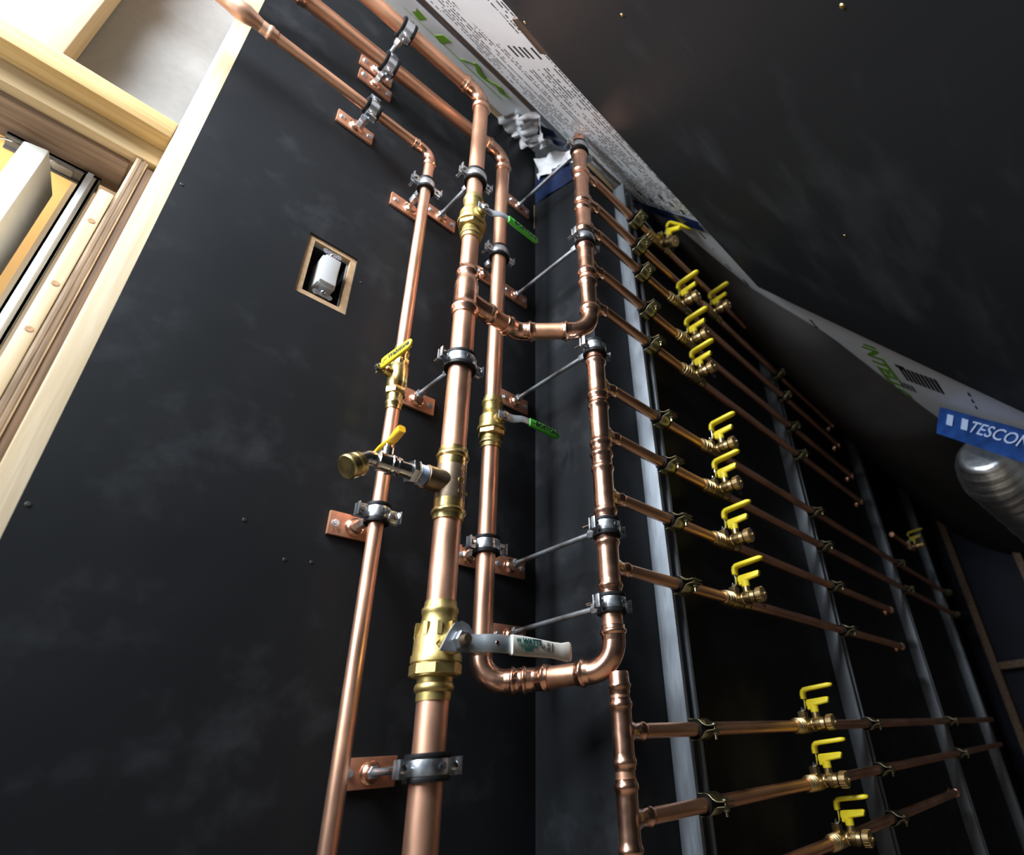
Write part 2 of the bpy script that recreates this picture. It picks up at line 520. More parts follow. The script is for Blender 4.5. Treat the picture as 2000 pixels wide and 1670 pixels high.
# roof slope: membrane, batten, black ceiling board
def slope_sheet(name, rects, m, parent=None, off=0.0, **kw):
    b = B()
    for x0, x1, y0, y1 in rects:
        n = max(1, int((x1 - x0) / 0.12))
        k = max(1, int(abs(y1 - y0) / 0.05))
        vs, fs = [], []
        for i in range(n + 1):
            for j in range(k + 1):
                x = x0 + (x1 - x0) * i / n
                y = y0 + (y1 - y0) * j / k
                wv = 0.002 * math.sin(9 * x + 3) * math.sin(14 * y)
                vs.append(SP(x, y, off + wv))
        for i in range(n):
            for j in range(k):
                fs.append((i * (k + 1) + j, i * (k + 1) + j + 1, (i + 1) * (k + 1) + j + 1, (i + 1) * (k + 1) + j))
        b.add(vs, fs)
    return obj(name, b, m, parent, **kw)
ceiling_membrane = slope_sheet('ceiling', [(0.10, 4.05, -0.184, -2.35), (0.10, 0.80, 0.0, -0.152)], 'membrane', kind='structure')
bt = B()
for x0, x1 in ((0.10, 0.36), (0.362, 0.53), (0.532, 0.61)):
    a = [SP(x0, -0.150, -0.004), SP(x1, -0.150, -0.004), SP(x1, -0.186, -0.004), SP(x0, -0.186, -0.004)]
    c = [SP(x0, -0.150, -0.03), SP(x1, -0.150, -0.03), SP(x1, -0.186, -0.03), SP(x0, -0.186, -0.03)]
    bt.add(a + c, [(0, 1, 2, 3), (7, 6, 5, 4), (0, 4, 5, 1), (1, 5, 6, 2), (2, 6, 7, 3), (3, 7, 4, 0)])
obj('batten', bt, 'batten', ceiling_membrane)
b2 = B()
q = [(0.72, -0.206), (0.98, -0.222), (0.98, -0.236), (0.72, -0.218)]
b2.add([SP(x, y, 0.003) for x, y in q] + [SP(x, y, 0.0005) for x, y in q], [(0, 1, 2, 3), (7, 6, 5, 4), (0, 4, 5, 1), (1, 5, 6, 2), (2, 6, 7, 3), (3, 7, 4, 0)])
obj('batten', b2, 'batten', ceiling_membrane)
# black board screwed on below the membrane
pan = [(0.12, -0.432), (0.333, -0.430), (0.345, -0.418), (1.314, -0.421), (1.365, -0.500), (1.60, -0.895), (2.35, -2.2), (0.12, -2.2)]
pb = B()
n = len(pan)
OFF0, OFF1 = 0.0295, 0.0175
pts0 = []
for x, y in pan:
    pts0.append(SP(x, y, 0) + V((0, 0, -0.046)))
pts1 = [p + V((0, -0.7682, 0.6402)) * 0.012 for p in pts0]
fs = [tuple(range(n)), tuple(range(2 * n - 1, n - 1, -1))]
for k in range(n):
    fs.append((k, (k + 1) % n, n + (k + 1) % n, n + k))
pb.add(pts0 + pts1, fs)
panel = obj('ceiling_panel', pb, 'panel', kind='structure')
panel['label'] = 'black coated board on the slope overhead'
# furring that carries the board
for x in (0.2, 0.75, 1.2):
    fb = B()
    q = [(x, -0.47), (x + 0.06, -0.47), (x + 0.06, -2.1), (x, -2.1)]
    a = [SP(*p) + V((0, 0, -0.046)) + V((0, -0.7682, 0.6402)) * 0.0125 for p in q]
    c = [SP(*p, 0.001) for p in q]
    fb.add(a + c, [(0, 1, 2, 3), (7, 6, 5, 4), (0, 4, 5, 1), (1, 5, 6, 2), (2, 6, 7, 3), (3, 7, 4, 0)])
    obj('furring', fb, 'batten', panel)
nb = B()
q = [(0.333, -0.413), (0.350, -0.409), (0.414, -0.404), (0.418, -0.425), (0.35, -0.43), (0.335, -0.43)]
nb.add([SP(*p) + V((0, 0, -0.0465)) for p in q] + [SP(*p) + V((0, 0, -0.0465)) + V((0, -0.7682, 0.6402)) * 0.010 for p in q],
       [tuple(range(6)), tuple(range(11, 5, -1))] + [(k, (k + 1) % 6, 6 + (k + 1) % 6, 6 + k) for k in range(6)])
obj('torn_edge', nb, 'batten', panel)
sc = B()
for x, y in ((0.374, -0.633), (0.42, -0.882), (0.904, -0.746), (0.345, -0.437)):
    sc.lathe([(0, 0.0035), (0.001, 0.003), (0.0014, 0.001)], FR(SP(x, y) + V((0, 0, -0.0461)), (0, 0.7682, -0.6402)), 10)
obj('screw_head', sc, 'brass', panel, kind='stuff')

# membrane bulging below the slope towards the far end, coloured dark for its shade
def lerp_tab(tab, x):
    for (x0, y0), (x1, y1) in zip(tab, tab[1:]):
        if x <= x1:
            t = (x - x0) / (x1 - x0)
            return y0 + (y1 - y0) * max(0, t)
    return tab[-1][1]
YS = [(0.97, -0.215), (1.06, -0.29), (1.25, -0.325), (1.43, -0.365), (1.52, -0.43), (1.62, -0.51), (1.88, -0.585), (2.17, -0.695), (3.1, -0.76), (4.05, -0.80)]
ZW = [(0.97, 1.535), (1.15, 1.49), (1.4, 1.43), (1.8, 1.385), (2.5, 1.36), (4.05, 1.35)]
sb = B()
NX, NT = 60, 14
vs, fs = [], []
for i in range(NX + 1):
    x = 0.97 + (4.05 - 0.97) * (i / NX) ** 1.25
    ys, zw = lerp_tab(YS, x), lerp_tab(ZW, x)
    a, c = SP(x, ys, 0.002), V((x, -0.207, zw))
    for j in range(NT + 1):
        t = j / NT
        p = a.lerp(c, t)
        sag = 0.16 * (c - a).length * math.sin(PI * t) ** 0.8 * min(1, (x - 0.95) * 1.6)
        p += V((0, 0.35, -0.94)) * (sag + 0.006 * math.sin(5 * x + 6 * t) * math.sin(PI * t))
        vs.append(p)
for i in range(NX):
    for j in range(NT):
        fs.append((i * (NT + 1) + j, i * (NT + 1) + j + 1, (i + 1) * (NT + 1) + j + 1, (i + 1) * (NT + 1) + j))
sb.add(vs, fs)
obj('bulkhead_membrane', sb, 'shaded_membrane', ceiling_membrane, angle=80)

# prints on the membrane
def slope_axes(x, y, off=0.0012, flip=False):
    return axes(SP(x, y, off), (1, 0, 0) if not flip else (-1, 0, 0), (0, -0.6402, -0.7682) if not flip else (0, 0.6402, 0.7682))
def slope_poly(name, q, m, off=0.0014):
    k = len(q)
    b = B().add([SP(x, y, off) for x, y in q] + [SP(x, y, off - 0.001) for x, y in q], [tuple(range(k)), tuple(range(2 * k - 1, k - 1, -1))] + [(i, (i + 1) % k, k + (i + 1) % k, k + i) for i in range(k)])
    return obj(name, b, m, ceiling_membrane)
slope_poly('green_print', [(0.205, -0.132), (0.241, -0.129), (0.27, -0.124), (0.294, -0.119), (0.288, -0.084), (0.264, -0.092), (0.265, -0.114), (0.205, -0.122)], 'green_ink')
slope_poly('green_print', [(0.335, -0.08), (0.341, -0.119), (0.362, -0.123), (0.36, -0.073)], 'green_ink')
zz = [(0.413, -0.082), (0.427, -0.095), (0.430, -0.118), (0.441, -0.118), (0.46, -0.1), (0.479, -0.094), (0.492, -0.1), (0.503, -0.112), (0.513, -0.118), (0.536, -0.105), (0.552, -0.115)]
slope_poly('green_print', zz + [(x + 0.004, y - 0.016) for x, y in reversed(zz)], 'green_ink')
slope_poly('green_print', [(0.205, -0.077), (0.56, -0.080), (0.56, -0.082), (0.205, -0.079)], 'green_ink')
text('green_print', 'INTELLO', 0.085, slope_axes(1.80, -0.61), 'green_ink', ceiling_membrane, 0.003, 1.3)
tb = B()
def dash(x0, x1, y0, y1, off=0.0016):
    q = [(x0, y0), (x1, y0), (x1, y1), (x0, y1)]
    tb.add([SP(x, y, off) for x, y in q] + [SP(x, y, off - 0.0008) for x, y in q], [(0, 1, 2, 3), (7, 6, 5, 4), (0, 4, 5, 1), (1, 5, 6, 2), (2, 6, 7, 3), (3, 7, 4, 0)])
for k, y in enumerate((-0.305, -0.320, -0.334, -0.346, -0.366)):
    dash(0.405 + 0.004 * k, 0.436 + 0.004 * k, y, y - 0.005)
for k in range(7):
    dash(0.93 + 0.03 * (k % 4), 0.95 + 0.03 * (k % 4), -0.27 - 0.016 * k, -0.275 - 0.016 * k)
for k in range(5):
    dash(1.10 + 0.09 * k, 1.135 + 0.09 * k, -0.36 + 0.006 * (k % 3), -0.364 + 0.006 * (k % 3))
x = 1.54
while x < 1.80:
    l = random.uniform(0.008, 0.03)
    dash(x, x + l, -0.484, -0.492)
    x += l + 0.006
for k in range(9):
    dash(1.69, 1.80, -0.735 - 0.0 + 0.0095 * k, -0.741 + 0.0095 * k)
for k in range(4):
    dash(1.845, 1.90, -0.63 - 0.009 * k, -0.634 - 0.009 * k)
for k in range(3):
    dash(1.70 + 0.05 * k, 1.725 + 0.05 * k, -0.80, -0.804)
dash(1.68, 1.70, -0.655, -0.675)
dash(1.685, 1.71, -0.662, -0.668)
obj('black_print', tb, 'ink', ceiling_membrane, kind='stuff')

# ------------------------------------------------------------------ left framing and doorway
stud = obj('wall_stud', B().box((-0.019, 0.012, -1.0), (0.0355, 0.098, 1.70)), 'pine_z', kind='structure', bevel=0.002)
fr = obj('door_header', B().box((-1.6, 0.012, 0.9385), (-0.0195, 0.098, 0.978)), 'pine_gold', bevel=0.003)
fr['label'], fr['category'] = 'upper pine header beam above the doorway, golden underside', 'beam'
fr2 = obj('header_plank', B().box((-1.6, 0.046, 0.899), (-0.0195, 0.140, 0.938)), 'pine_x', bevel=0.003)
fr2['label'], fr2['category'] = 'lower pale pine plank set back under the header beam', 'beam'
sof = obj('head_jamb', B().box((-1.6, 0.064, 0.889), (-0.050, 0.140, 0.8985)), 'brown_x', bevel=0.002)
sof['label'], sof['category'] = 'brown grained head jamb board over the door opening', 'board'
cr = obj('cripple_stud', B().box((-0.207, 0.014, 0.9785), (-0.165, 0.096, 1.70)), 'pine_z', bevel=0.003)
cr['label'], cr['category'] = 'short pine cripple stud standing on the header beam', 'stud'
dw = obj('wall_drywall', B().box((-1.6, 0.100, 0.941), (0.05, 0.115, 1.72)), 'drywall', kind='structure')
sk = obj('drywall_edge', B().box((-0.157, 0.0965, 0.985), (-0.075, 0.0995, 0.988)), 'zinc', dw)
wp = obj('wall_top_left', B().box((-1.6, 0.012, 1.702), (0.0355, 0.098, 1.74)), 'pine_x', kind='structure')
# door jamb boards seen on edge
def jamb(name, label, lo, hi, m):
    t = obj(name, B().box(lo, hi), m, bevel=0.0025)
    t['label'], t['category'], t['group'] = label, 'board', 'jamb boards beside the stud'
    return t
jamb('jamb_board', 'plywood strip tight against the pale stud, recess shade put into its colour', (-0.0300, 0.050, -1.0), (-0.0195, 0.098, 0.888), 'ply_shaded')
pl = thing('plywood_jamb', 'light plywood strip showing its layered edge beside the dark strip', 'board', T(-0.0375, 0.048, 0), 'jamb boards beside the stud')
for k in range(5):
    obj('ply_layer', B().box((-0.0075 + 0.003 * k, -0.0015 * (k % 2), -1.0), (-0.0046 + 0.003 * k, 0.05, 0.896 - 0.001 * (k % 3))), 'ply_light' if k % 2 == 0 else 'ply_brown', pl)
kj = jamb('knotty_jamb', 'pale knotty pine jamb lowest of the boards by the opening', (-0.0630, 0.046, -1.0), (-0.0460, 0.13, 0.800), 'pine_z')
for z, y in ((0.735, 0), (0.61, 0), (0.53, 0)):
    obj('knot', B().lathe([(0, 0.0045), (0.0004, 0.004)], FR((-0.054, 0.0458, z), (0, -1, 0)), 12), 'knot', kj)
# aluminium door frame
al = thing('aluminium_frame', 'shiny aluminium door channel running up to a dark track', 'door frame', T(-0.082, 0.12, 0))
ab = B()
ab.box((-0.010, 0.0, -1.0), (0.008, 0.003, 0.880))
ab.box((0.005, 0.0, -1.0), (0.008, 0.030, 0.880))
ab.box((-0.010, 0.0, -1.0), (-0.007, 0.030, 0.880))
ab.box((-0.006, -0.006, -1.0), (0.001, 0.0, 0.880))
obj('channel', ab, 'alu', al)
tb2 = B()
tb2.box((-0.10, 0.004, 0.8805), (0.010, 0.008, 0.888))
tb2.box((-0.10, 0.030, 0.8805), (0.010, 0.034, 0.888))
tb2.box((-0.10, 0.004, 0.884), (0.010, 0.034, 0.888))
obj('head_track', tb2, 'dark_alu', al)
lt = B()
lt.lathe([(0, 0.008), (0.003, 0.008), (0.004, 0.006)], FR((-0.045, 0.017, 0.8835), (0, 0, -1)), 16)
lt.box((-0.045, 0.011, 0.878), (-0.022, 0.023, 0.8835))
obj('latch', lt, 'beige_plastic', al, bevel=0.001)
# primed board in front of the opening
sm = T(-0.147, 0.100, 0) @ Matrix.Rotation(math.radians(-11), 4, 'Z')
st = B().box((-0.0145, 0.0, -1.0), (0.0145, 0.095, 0.868))
so = put('primed_board', st.mesh('primed_board', 'primed', bevel=0.004), None, sm)
so['label'], so['category'] = 'white primed upright board at the left of the opening', 'board'
# chrome hook behind it
hk = B()
hk.sweep([V((-0.172, 0.135, 0.884)) + V((0.018 * math.cos(a), 0, 0.012 * math.sin(a) - 0.012)) for a in [PI * k / 10 for k in range(11)]] + [V((-0.190, 0.135, 0.84))], 0.0016, 8)
hk.cyl((-0.154, 0.135, 0.872), (-0.154, 0.135, 0.855), 0.003, 10)
ho = obj('wire_hook', hk, 'chrome')
ho['label'], ho['category'] = 'bent chrome wire hook behind the white primed board', 'hook'
ow = obj('wall_hall', B().box((-1.6, 0.62, -1.0), (0.75, 0.64, 1.8)), 'orange_wall', kind='structure')
obj('wall_hall_side', B().box((-0.13, 0.44, -1.0), (0.0, 0.61, 1.6)), 'cream_wall', kind='structure')
obj('ceiling_hall', B().box((-1.6, 0.116, 1.73), (0.75, 0.64, 1.76)), 'drywall', kind='structure')

# ------------------------------------------------------------------ light switch in the cut-out
sw = thing('light_switch', 'white rocker light switch in a tan framed cut-out of the black wall', 'switch', T(0.2505, 0.0, 0.824))
fb = B()
o_, i_ = (-0.0455, 0.0455, -0.073, 0.073), (-0.0335, 0.0345, -0.0605, 0.0635)
def ring_frame(b, o, i, y0, y1):
    (a0, a1, c0, c1), (b0, b1, d0, d1) = o, i
    for lo, hi in (((a0, c0), (b0, c1)), ((b1, c0), (a1, c1)), ((b0, c0), (b1, d0)), ((b0, d1), (b1, c1))):
        b.box((lo[0], y0, lo[1]), (hi[0], y1, hi[1]))
ring_frame(fb, o_, i_, 0.0035, 0.030)
obj('cut_edge', fb, 'tan', sw)
bx = B()
ring_frame(bx, (-0.0330, 0.0340, -0.0600, 0.0630), (-0.0312, 0.0322, -0.0582, 0.0612), 0.012, 0.016)
obj('box_rim', bx, 'box_rim', sw, bevel=0.0008)
ib = B()
ring_frame(ib, (-0.0330, 0.0340, -0.0600, 0.0630), (-0.0312, 0.0322, -0.0582, 0.0612), 0.0165, 0.060)
ib.box((-0.0312, 0.055, -0.0582), (0.0322, 0.060, 0.0612))
obj('wall_box', ib, 'box_plastic', sw)
yk = B()
yk.box((-0.008, 0.0012, -0.056), (0.008, 0.0026, 0.056))
for s in (-1, 1):
    for x in (-0.012, 0.012):
        yk.lathe([(0, 0.0055), (0.0015, 0.0055)], FR((x, 0.0026, s * 0.052), (0, -1, 0)), 14)
        yk.lathe([(0, 0.0025), (0.0003, 0.0025)], FR((x, 0.0012, s * 0.052), (0, -1, 0)), 10)
obj('yoke', yk, 'zinc', sw)
for s in (-1, 1):
    ys = B()
    ys.lathe([(0, 0.0036), (0.002, 0.0036), (0.0035, 0.0018)], FR((0, 0.0011, s * 0.047), (0, -1, 0)), 12)
    obj('yoke_screw', ys, 'chrome', sw)
hs = B().box((-0.0165, -0.0045, -0.0340), (0.0165, 0.040, 0.0340))
obj('switch_body', hs, 'white_plastic', sw, bevel=0.002)
rk = B()
rk.prism([(-0.031, -0.0005), (0.0, 0.0035), (0.031, -0.0015), (0.031, 0.006), (-0.031, 0.006)], -0.014, 0.014, Matrix(((0, 0, 1, 0), (0, 1, 0, -0.0105), (1, 0, 0, 0), (0, 0, 0, 1))))
obj('rocker', rk, 'white_plastic', sw, bevel=0.001)

# ------------------------------------------------------------------ mounting plates
def mounting_plate(x, z, label, bosses=(0.0,), half=0.040, mark=None):
    t = thing('mounting_plate', label, 'plate', T(x, 0, z), 'copper plates screwed to the black wall')
    def mk():
        b = B().box((-half, -0.0062, -0.0195), (half, -0.0002, 0.0195))
        return b.mesh('plate', 'plate', bevel=0.0014)
    put('plate', cached(('plate', half), mk), t)
    def mb():
        return B().lathe([(0, 0.0155), (0.002, 0.015), (0.0035, 0.0125), (0.007, 0.0105), (0.0095, 0.010), (0.0095, 0.004)], FR((0, -0.006, 0), (0, -1, 0)), 24).mesh('boss', 'fitting')
    for bx_ in bosses:
        put('boss', cached('boss', mb), t, T(bx_, 0, 0))
    def ms():
        b = B().lathe([(0, 0.0062), (0.0015, 0.0060), (0.0016, 0.0045)], FR((0, -0.006, 0), (0, -1, 0)), 16)
        b.hexa((0, -0.007, 0), (0, -0.0105, 0), 0.0044)
        return b.mesh('screw', 'zinc')
    for s in (-1, 1):
        put('screw', cached('pscrew', ms), t, T(s * (half - 0.010), 0, 0))
    if mark:
        text('stamp', mark, 0.011, axes((-half + 0.013, -0.0064, -0.0125), (1, 0, 0), (0, 0, 1)), 'emboss', t)
    return t
mounting_plate(0.231, 1.256, 'copper plate behind the clamp on the lowest level pipe')
mounting_plate(0.249, 1.450, 'copper plate behind the clamp on the middle level pipe')
mounting_plate(0.244, 1.503, 'uppermost copper plate, partly behind the middle level pipe', (-0.002,))
mounting_plate(0.374, 1.119, 'copper plate just under the bend of the leftmost riser', (0.006, ))
mounting_plate(0.457, 1.163, 'copper plate between two risers, with the short rod to the middle riser')
mounting_plate(0.695, 1.430, 'copper plate carrying the topmost long rod near the corner')
mounting_plate(0.600, 1.070, 'copper plate behind the right riser below the upper green lever', (-0.012,))
mounting_plate(0.689, 1.071, 'copper plate carrying the second long rod near the corner')
mounting_plate(0.452, 0.631, 'copper plate right of the yellow lever valve, with a short rod', mark='3/8')
mounting_plate(0.695, 0.739, 'copper plate carrying the third long rod, above the lower green lever')
mounting_plate(0.374, 0.350, 'copper plate below the hose bib, stamped 3/8', mark='3/8')
mounting_plate(0.606, 0.346, 'copper plate behind the right riser near its lowest clamp', (-0.016,))
mounting_plate(0.691, 0.345, 'copper plate carrying the fourth long rod, above the white lever')
mounting_plate(0.694, 0.213, 'copper plate half hidden behind the white lever')
mounting_plate(0.452, 0.006, 'lowest copper plate behind the widest riser')

# ------------------------------------------------------------------ lined pipe clamps
def clamp_meshes(r):
    k = round(r, 4)
    ri, ro = r + 0.0005, r + 0.0048
    def lining():
        b = B()
        n, vs, fs = 36, [], []
        prof = [(ri, -0.0155), (ro + 0.0026, -0.0158), (ro + 0.0034, -0.0125), (ro + 0.0026, -0.0098), (ro, -0.0094), (ro, 0.0094), (ro + 0.0026, 0.0098), (ro + 0.0034, 0.0125), (ro + 0.0026, 0.0158), (ri, 0.0155)]
        for i in range(n):
            a = 2 * PI * i / n
            for rr, z in prof:
                vs.append((rr * math.cos(a), rr * math.sin(a), z))
        m = len(prof)
        for i in range(n):
            for j in range(m):
                fs.append((i * m + j, ((i + 1) % n) * m + j, ((i + 1) % n) * m + (j + 1) % m, i * m + (j + 1) % m))
        return b.add(vs, fs).mesh('rubber_lining', 'rubber')
    def half(sgn):
        b = B()
        n, vs, fs = 18, [], []
        r0, r1, wz = ro + 0.0002, ro + 0.0024, 0.0090
        for i in range(n + 1):
            a = PI * (0.03 + 0.94 * i / n) * sgn
            for rr, z in ((r0, -wz), (r1, -wz), (r1 + 0.0003, 0), (r1, wz), (r0, wz)):
                vs.append((rr * math.cos(a), rr * math.sin(a), z))
        for i in range(n):
            for j in range(5):
                fs.append((i * 5 + j, (i + 1) * 5 + j, (i + 1) * 5 + (j + 1) % 5, i * 5 + (j + 1) % 5))
        fs.append((0, 1, 2, 3, 4))
        fs.append(tuple(n * 5 + j for j in (4, 3, 2, 1, 0)))
        b.add(vs, fs)
        y0 = 0.0022 * sgn
        for sx in (-1, 1):
            lo, hi = sorted((sx * (r1 - 0.002), sx * (r1 + 0.0165)))
            ya, yb = sorted((y0, y0 + 0.0022 * sgn))
            b.box((lo, ya, -0.0105), (hi, yb, 0.0105))
            if sgn < 0:   # turned-up lip
                lo2, hi2 = sorted((sx * (r1 + 0.0145), sx * (r1 + 0.0165)))
                b.box((lo2, yb - 0.008, -0.0105), (hi2, yb, 0.0105))
        return b.mesh('band_half', 'zinc', bevel=0.0004)
    def bolt(sx):
        b = B()
        x = sx * (ro + 0.0024 + 0.0085)
        b.cyl((x, -0.009, 0), (x, 0.024 if sx < 0 else 0.010, 0), 0.0026, 10)
        b.lathe([(0, 0.0052), (0.0022, 0.0050), (0.0034, 0.0030)], FR((x, -0.0045, 0), (0, -1, 0)), 14)
        b.hexa((x, 0.0045, 0), (x, 0.0085, 0), 0.005)
        return b.mesh('clamp_bolt', 'chrome')
    return (cached(('lin', k), lining), cached(('h+', k), lambda: half(1)), cached(('h-', k), lambda: half(-1)), [cached(('blt', k, q), lambda: bolt(q)) for q in (-1, 1)], ro)
def pipe_clamp(o, r, label, level=False, rod_to=0.0, mark=None, thin=False):
    """o on the pipe axis; rod runs +Y to the wall at Y = rod_to"""
    m = T(*o) if not level else T(*o) @ Matrix(((0, 0, 1, 0), (0, 1, 0, 0), (-1, 0, 0, 0), (0, 0, 0, 1)))
    t = thing('pipe_clamp', label, 'pipe clamp', m, 'rubber lined clamps on the copper pipes')
    lin, hp, hm, bl, ro = clamp_meshes(r)
    put('rubber_lining', lin, t)
    put('band_half', hp, t)
    put('band_half', hm, t)
    for q in bl:
        put('clamp_bolt', q, t)
    y0 = ro + 0.002
    y1 = -0.0155 - o[1]
    L = y1 - y0
    def rodmesh():
        b = B()
        if L < 0.05:
            b.hexa((0, y0, 0), (0, y0 + L * 0.52, 0), 0.0095)
            b.hexa((0, y0 + L * 0.56, 0), (0, y0 + L + 0.0055, 0), 0.0088)
            b.cyl((0, y0 + 0.002, 0), (0, y1, 0), 0.0045, 12)
        else:
            b.cyl((0, y0 + 0.001, 0), (0, y1, 0), 0.0048, 14)
            b.hexa((0, y0, 0), (0, y0 + 0.017, 0), 0.0088)
            b.hexa((0, y1 - 0.004, 0), (0, y1 + 0.0055, 0), 0.0088)
        return b.mesh('standoff_rod', 'rod' if L > 0.05 else 'zinc')
    put('standoff_rod', rodmesh(), t)
    if mark:
        text('size_mark', mark, 0.0105, axes((0.003, -(ro + 0.0030), 0), (1, 0, 0), (0, 0, 1)), 'steel_mark', t, 0.0002)
    return t
R1, R2, R3, RA, RC, RB = 0.0111, 0.0206, 0.0170, 0.0170, 0.0142, 0.0111
R2U = 0.0172
X1, Y1, X2, Y2, X3, Y3 = 0.380, -0.066, 0.452, -0.147, 0.592, -0.060
XM, YM, XN, XK = 0.690, -0.256, 0.699, 0.705
pipe_clamp((0.236, Y1, 1.256), R1, 'lined clamp on the lowest level pipe', True)
pipe_clamp((0.249, -0.0662, 1.4525), R3, 'lined clamp on the middle level pipe', True)
pipe_clamp((0.245, -0.1365, 1.4955), R2U, 'lined clamp on the topmost level pipe, on a long rod', True)
pipe_clamp((X1, Y1, 1.143), R1, 'lined clamp just below the bend of the leftmost riser')
pipe_clamp((X2, Y2, 1.162), R2U, 'lined clamp on the middle riser above the upper green lever')
pipe_clamp((X3, Y3, 1.102), R3, 'lined clamp on the right riser below the upper green lever')
pipe_clamp((X2, Y2, 0.640), R2, 'lined clamp on the middle riser below the big copper tee', mark='1 1/2')
pipe_clamp((X1, Y1, 0.354), R1, 'lined clamp on the leftmost riser below the hose bib', mark='3/4')
pipe_clamp((X3, Y3, 0.350), R3, 'lined clamp on the right riser level with the fourth long rod', mark='32')
pipe_clamp((X2, Y2, 0.006), R2, 'lowest lined clamp on the widest riser, marked 60', mark='60')
pipe_clamp((XM, YM, 1.424), RA, 'topmost lined clamp on the upper manifold')
pipe_clamp((XM, YM, 1.071), RA, 'second lined clamp on the upper manifold')
pipe_clamp((XN, YM, 0.748), RA, 'lined clamp over the capped top of the middle manifold, marked 40', mark='40')
pipe_clamp((XN, YM, 0.351), RA, 'lined clamp between third and fourth branch of the middle manifold', mark='1 1/4')
pipe_clamp((XN, YM, 0.219), RA, 'lowest lined clamp on the middle manifold, above its bend', mark='40')

# ------------------------------------------------------------------ leftmost riser
def run(label, cat='pipe'):
    return thing('copper_riser', label, cat, None, 'copper pipe runs on the black wall')
t = run('thin leftmost copper riser with its lowest level pipe')
elbow('elbow', (X1, Y1, 1.257), (-1, 0, -0.030), (0, 0, -1), R1, 0.024, 'fitting', t, 0.02)
pipe('level_pipe', (X1 - 0.03, Y1, 1.256), (0.030, Y1, 1.247), R1, 'copper_x', t)
pipe('riser_pipe', (X1, Y1, 1.225), (X1, Y1, 0.672), R1, 'copper', t)
pipe('riser_pipe', (X1, Y1, 0.552), (X1, Y1, -1.0), R1, 'copper', t)
cb = B()
path = [(0.036, Y1, 1.2472), (0.020, Y1, 1.2468), (0.008, Y1 - 0.002, 1.2455), (-0.006, Y1 - 0.004, 1.242), (-0.020, Y1 - 0.003, 1.2405), (-0.034, Y1, 1.2425), (-0.048, Y1, 1.243), (-0.062, Y1, 1.243)]
cb.sweep(path, [R1 * 1.12, R1 * 1.05, R1 * 1.2, R1 * 1.55, R1 * 1.55, R1 * 1.2, R1 * 1.12, R1 * 1.12], 24)
collar(cb, (0.020, Y1, 1.2468), (1, 0, 0.03), R1, 0.026)
collar(cb, (-0.046, Y1, 1.243), (-1, 0, 0), R1, 0.026)
obj('flow_fitting', cb, 'copper_bright', t, angle=60)
pipe('level_pipe', (-0.06, Y1, 1.243), (-0.55, Y1, 1.243), R1, 'copper_x', t)

# ------------------------------------------------------------------ middle riser with the large tee and the loop to the upper manifold
t = run('widest middle copper riser with topmost level pipe and large tee')
elbow('elbow', (X2, Y2, 1.487), (-1, 0.05, 0.04), (0, 0, -1), R2U, 0.034, 'fitting', t)
pipe('level_pipe', (X2 - 0.04, Y2 + 0.001, 1.487), (-0.30, -0.109, 1.519), R2U, 'copper_x', t)
pipe('riser_pipe', (X2, Y2, 1.450), (X2, Y2, 1.085), R2U, 'copper', t)
pipe('riser_pipe', (X2, Y2, 0.968), (X2, Y2, 0.845), R2U, 'copper', t)
pipe('riser_pipe', (X2, Y2, 0.775), (X2, Y2, 0.455), R2, 'copper', t)
pipe('riser_pipe', (X2, Y2, 0.352), (X2, Y2, 0.205), R2, 'copper', t)
pipe('riser_pipe', (X2, Y2, 0.085), (X2, Y2, -1.0), R2, 'copper', t)
b = B()
zt = 0.795
b.lathe([(0.752, R2 * 1.02), (0.752, R2 * 1.1), (0.760, R2 * 1.12), (0.764, R2 * 1.26), (0.768, R2 * 1.28), (0.772, R2 * 1.22), (0.776, R2 * 1.13), (0.783, R2 * 1.10), (0.832, R2 * 1.10), (0.842, R2 * 1.02), (0.850, R2U * 1.13), (0.858, R2U * 1.14), (0.861, R2U * 1.28), (0.865, R2U * 1.28), (0.869, R2U * 1.13), (0.878, R2U * 1.12), (0.878, R2U * 1.02)], T(X2, Y2, 0), 36)
b.lathe([(0, R2 * 1.0), (R2 * 0.9, R2 * 0.98), (R2 * 1.3, R2U * 1.13), (0.045, R2U * 1.10)], FR((X2, Y2, zt), (1, 0, 0)), 28)
collar(b, (X2 + 0.042, Y2, zt), (1, 0, 0), R2U, 0.024)
obj('reducing_tee', b, 'fitting', t, angle=50)
c1 = V((0.583, Y2, zt))
c2 = V((XM, YM, zt))
dd = (c2 - c1).normalized()
pipe('loop_pipe', (X2 + 0.05, Y2, zt), c1 - V((0.02, 0, 0)), R2U, 'copper_x', t)
elbow('bend', c1, (-1, 0, 0), dd, R2U, 0.032, 'fitting', t, 0.024)
pipe('loop_pipe', c1 + dd * 0.02, c2 - dd * 0.04, RA, 'copper_x', t)
elbow('elbow', c2, -dd, (0.0, 0, 1), RA, 0.040, 'fitting', t, 0.022)

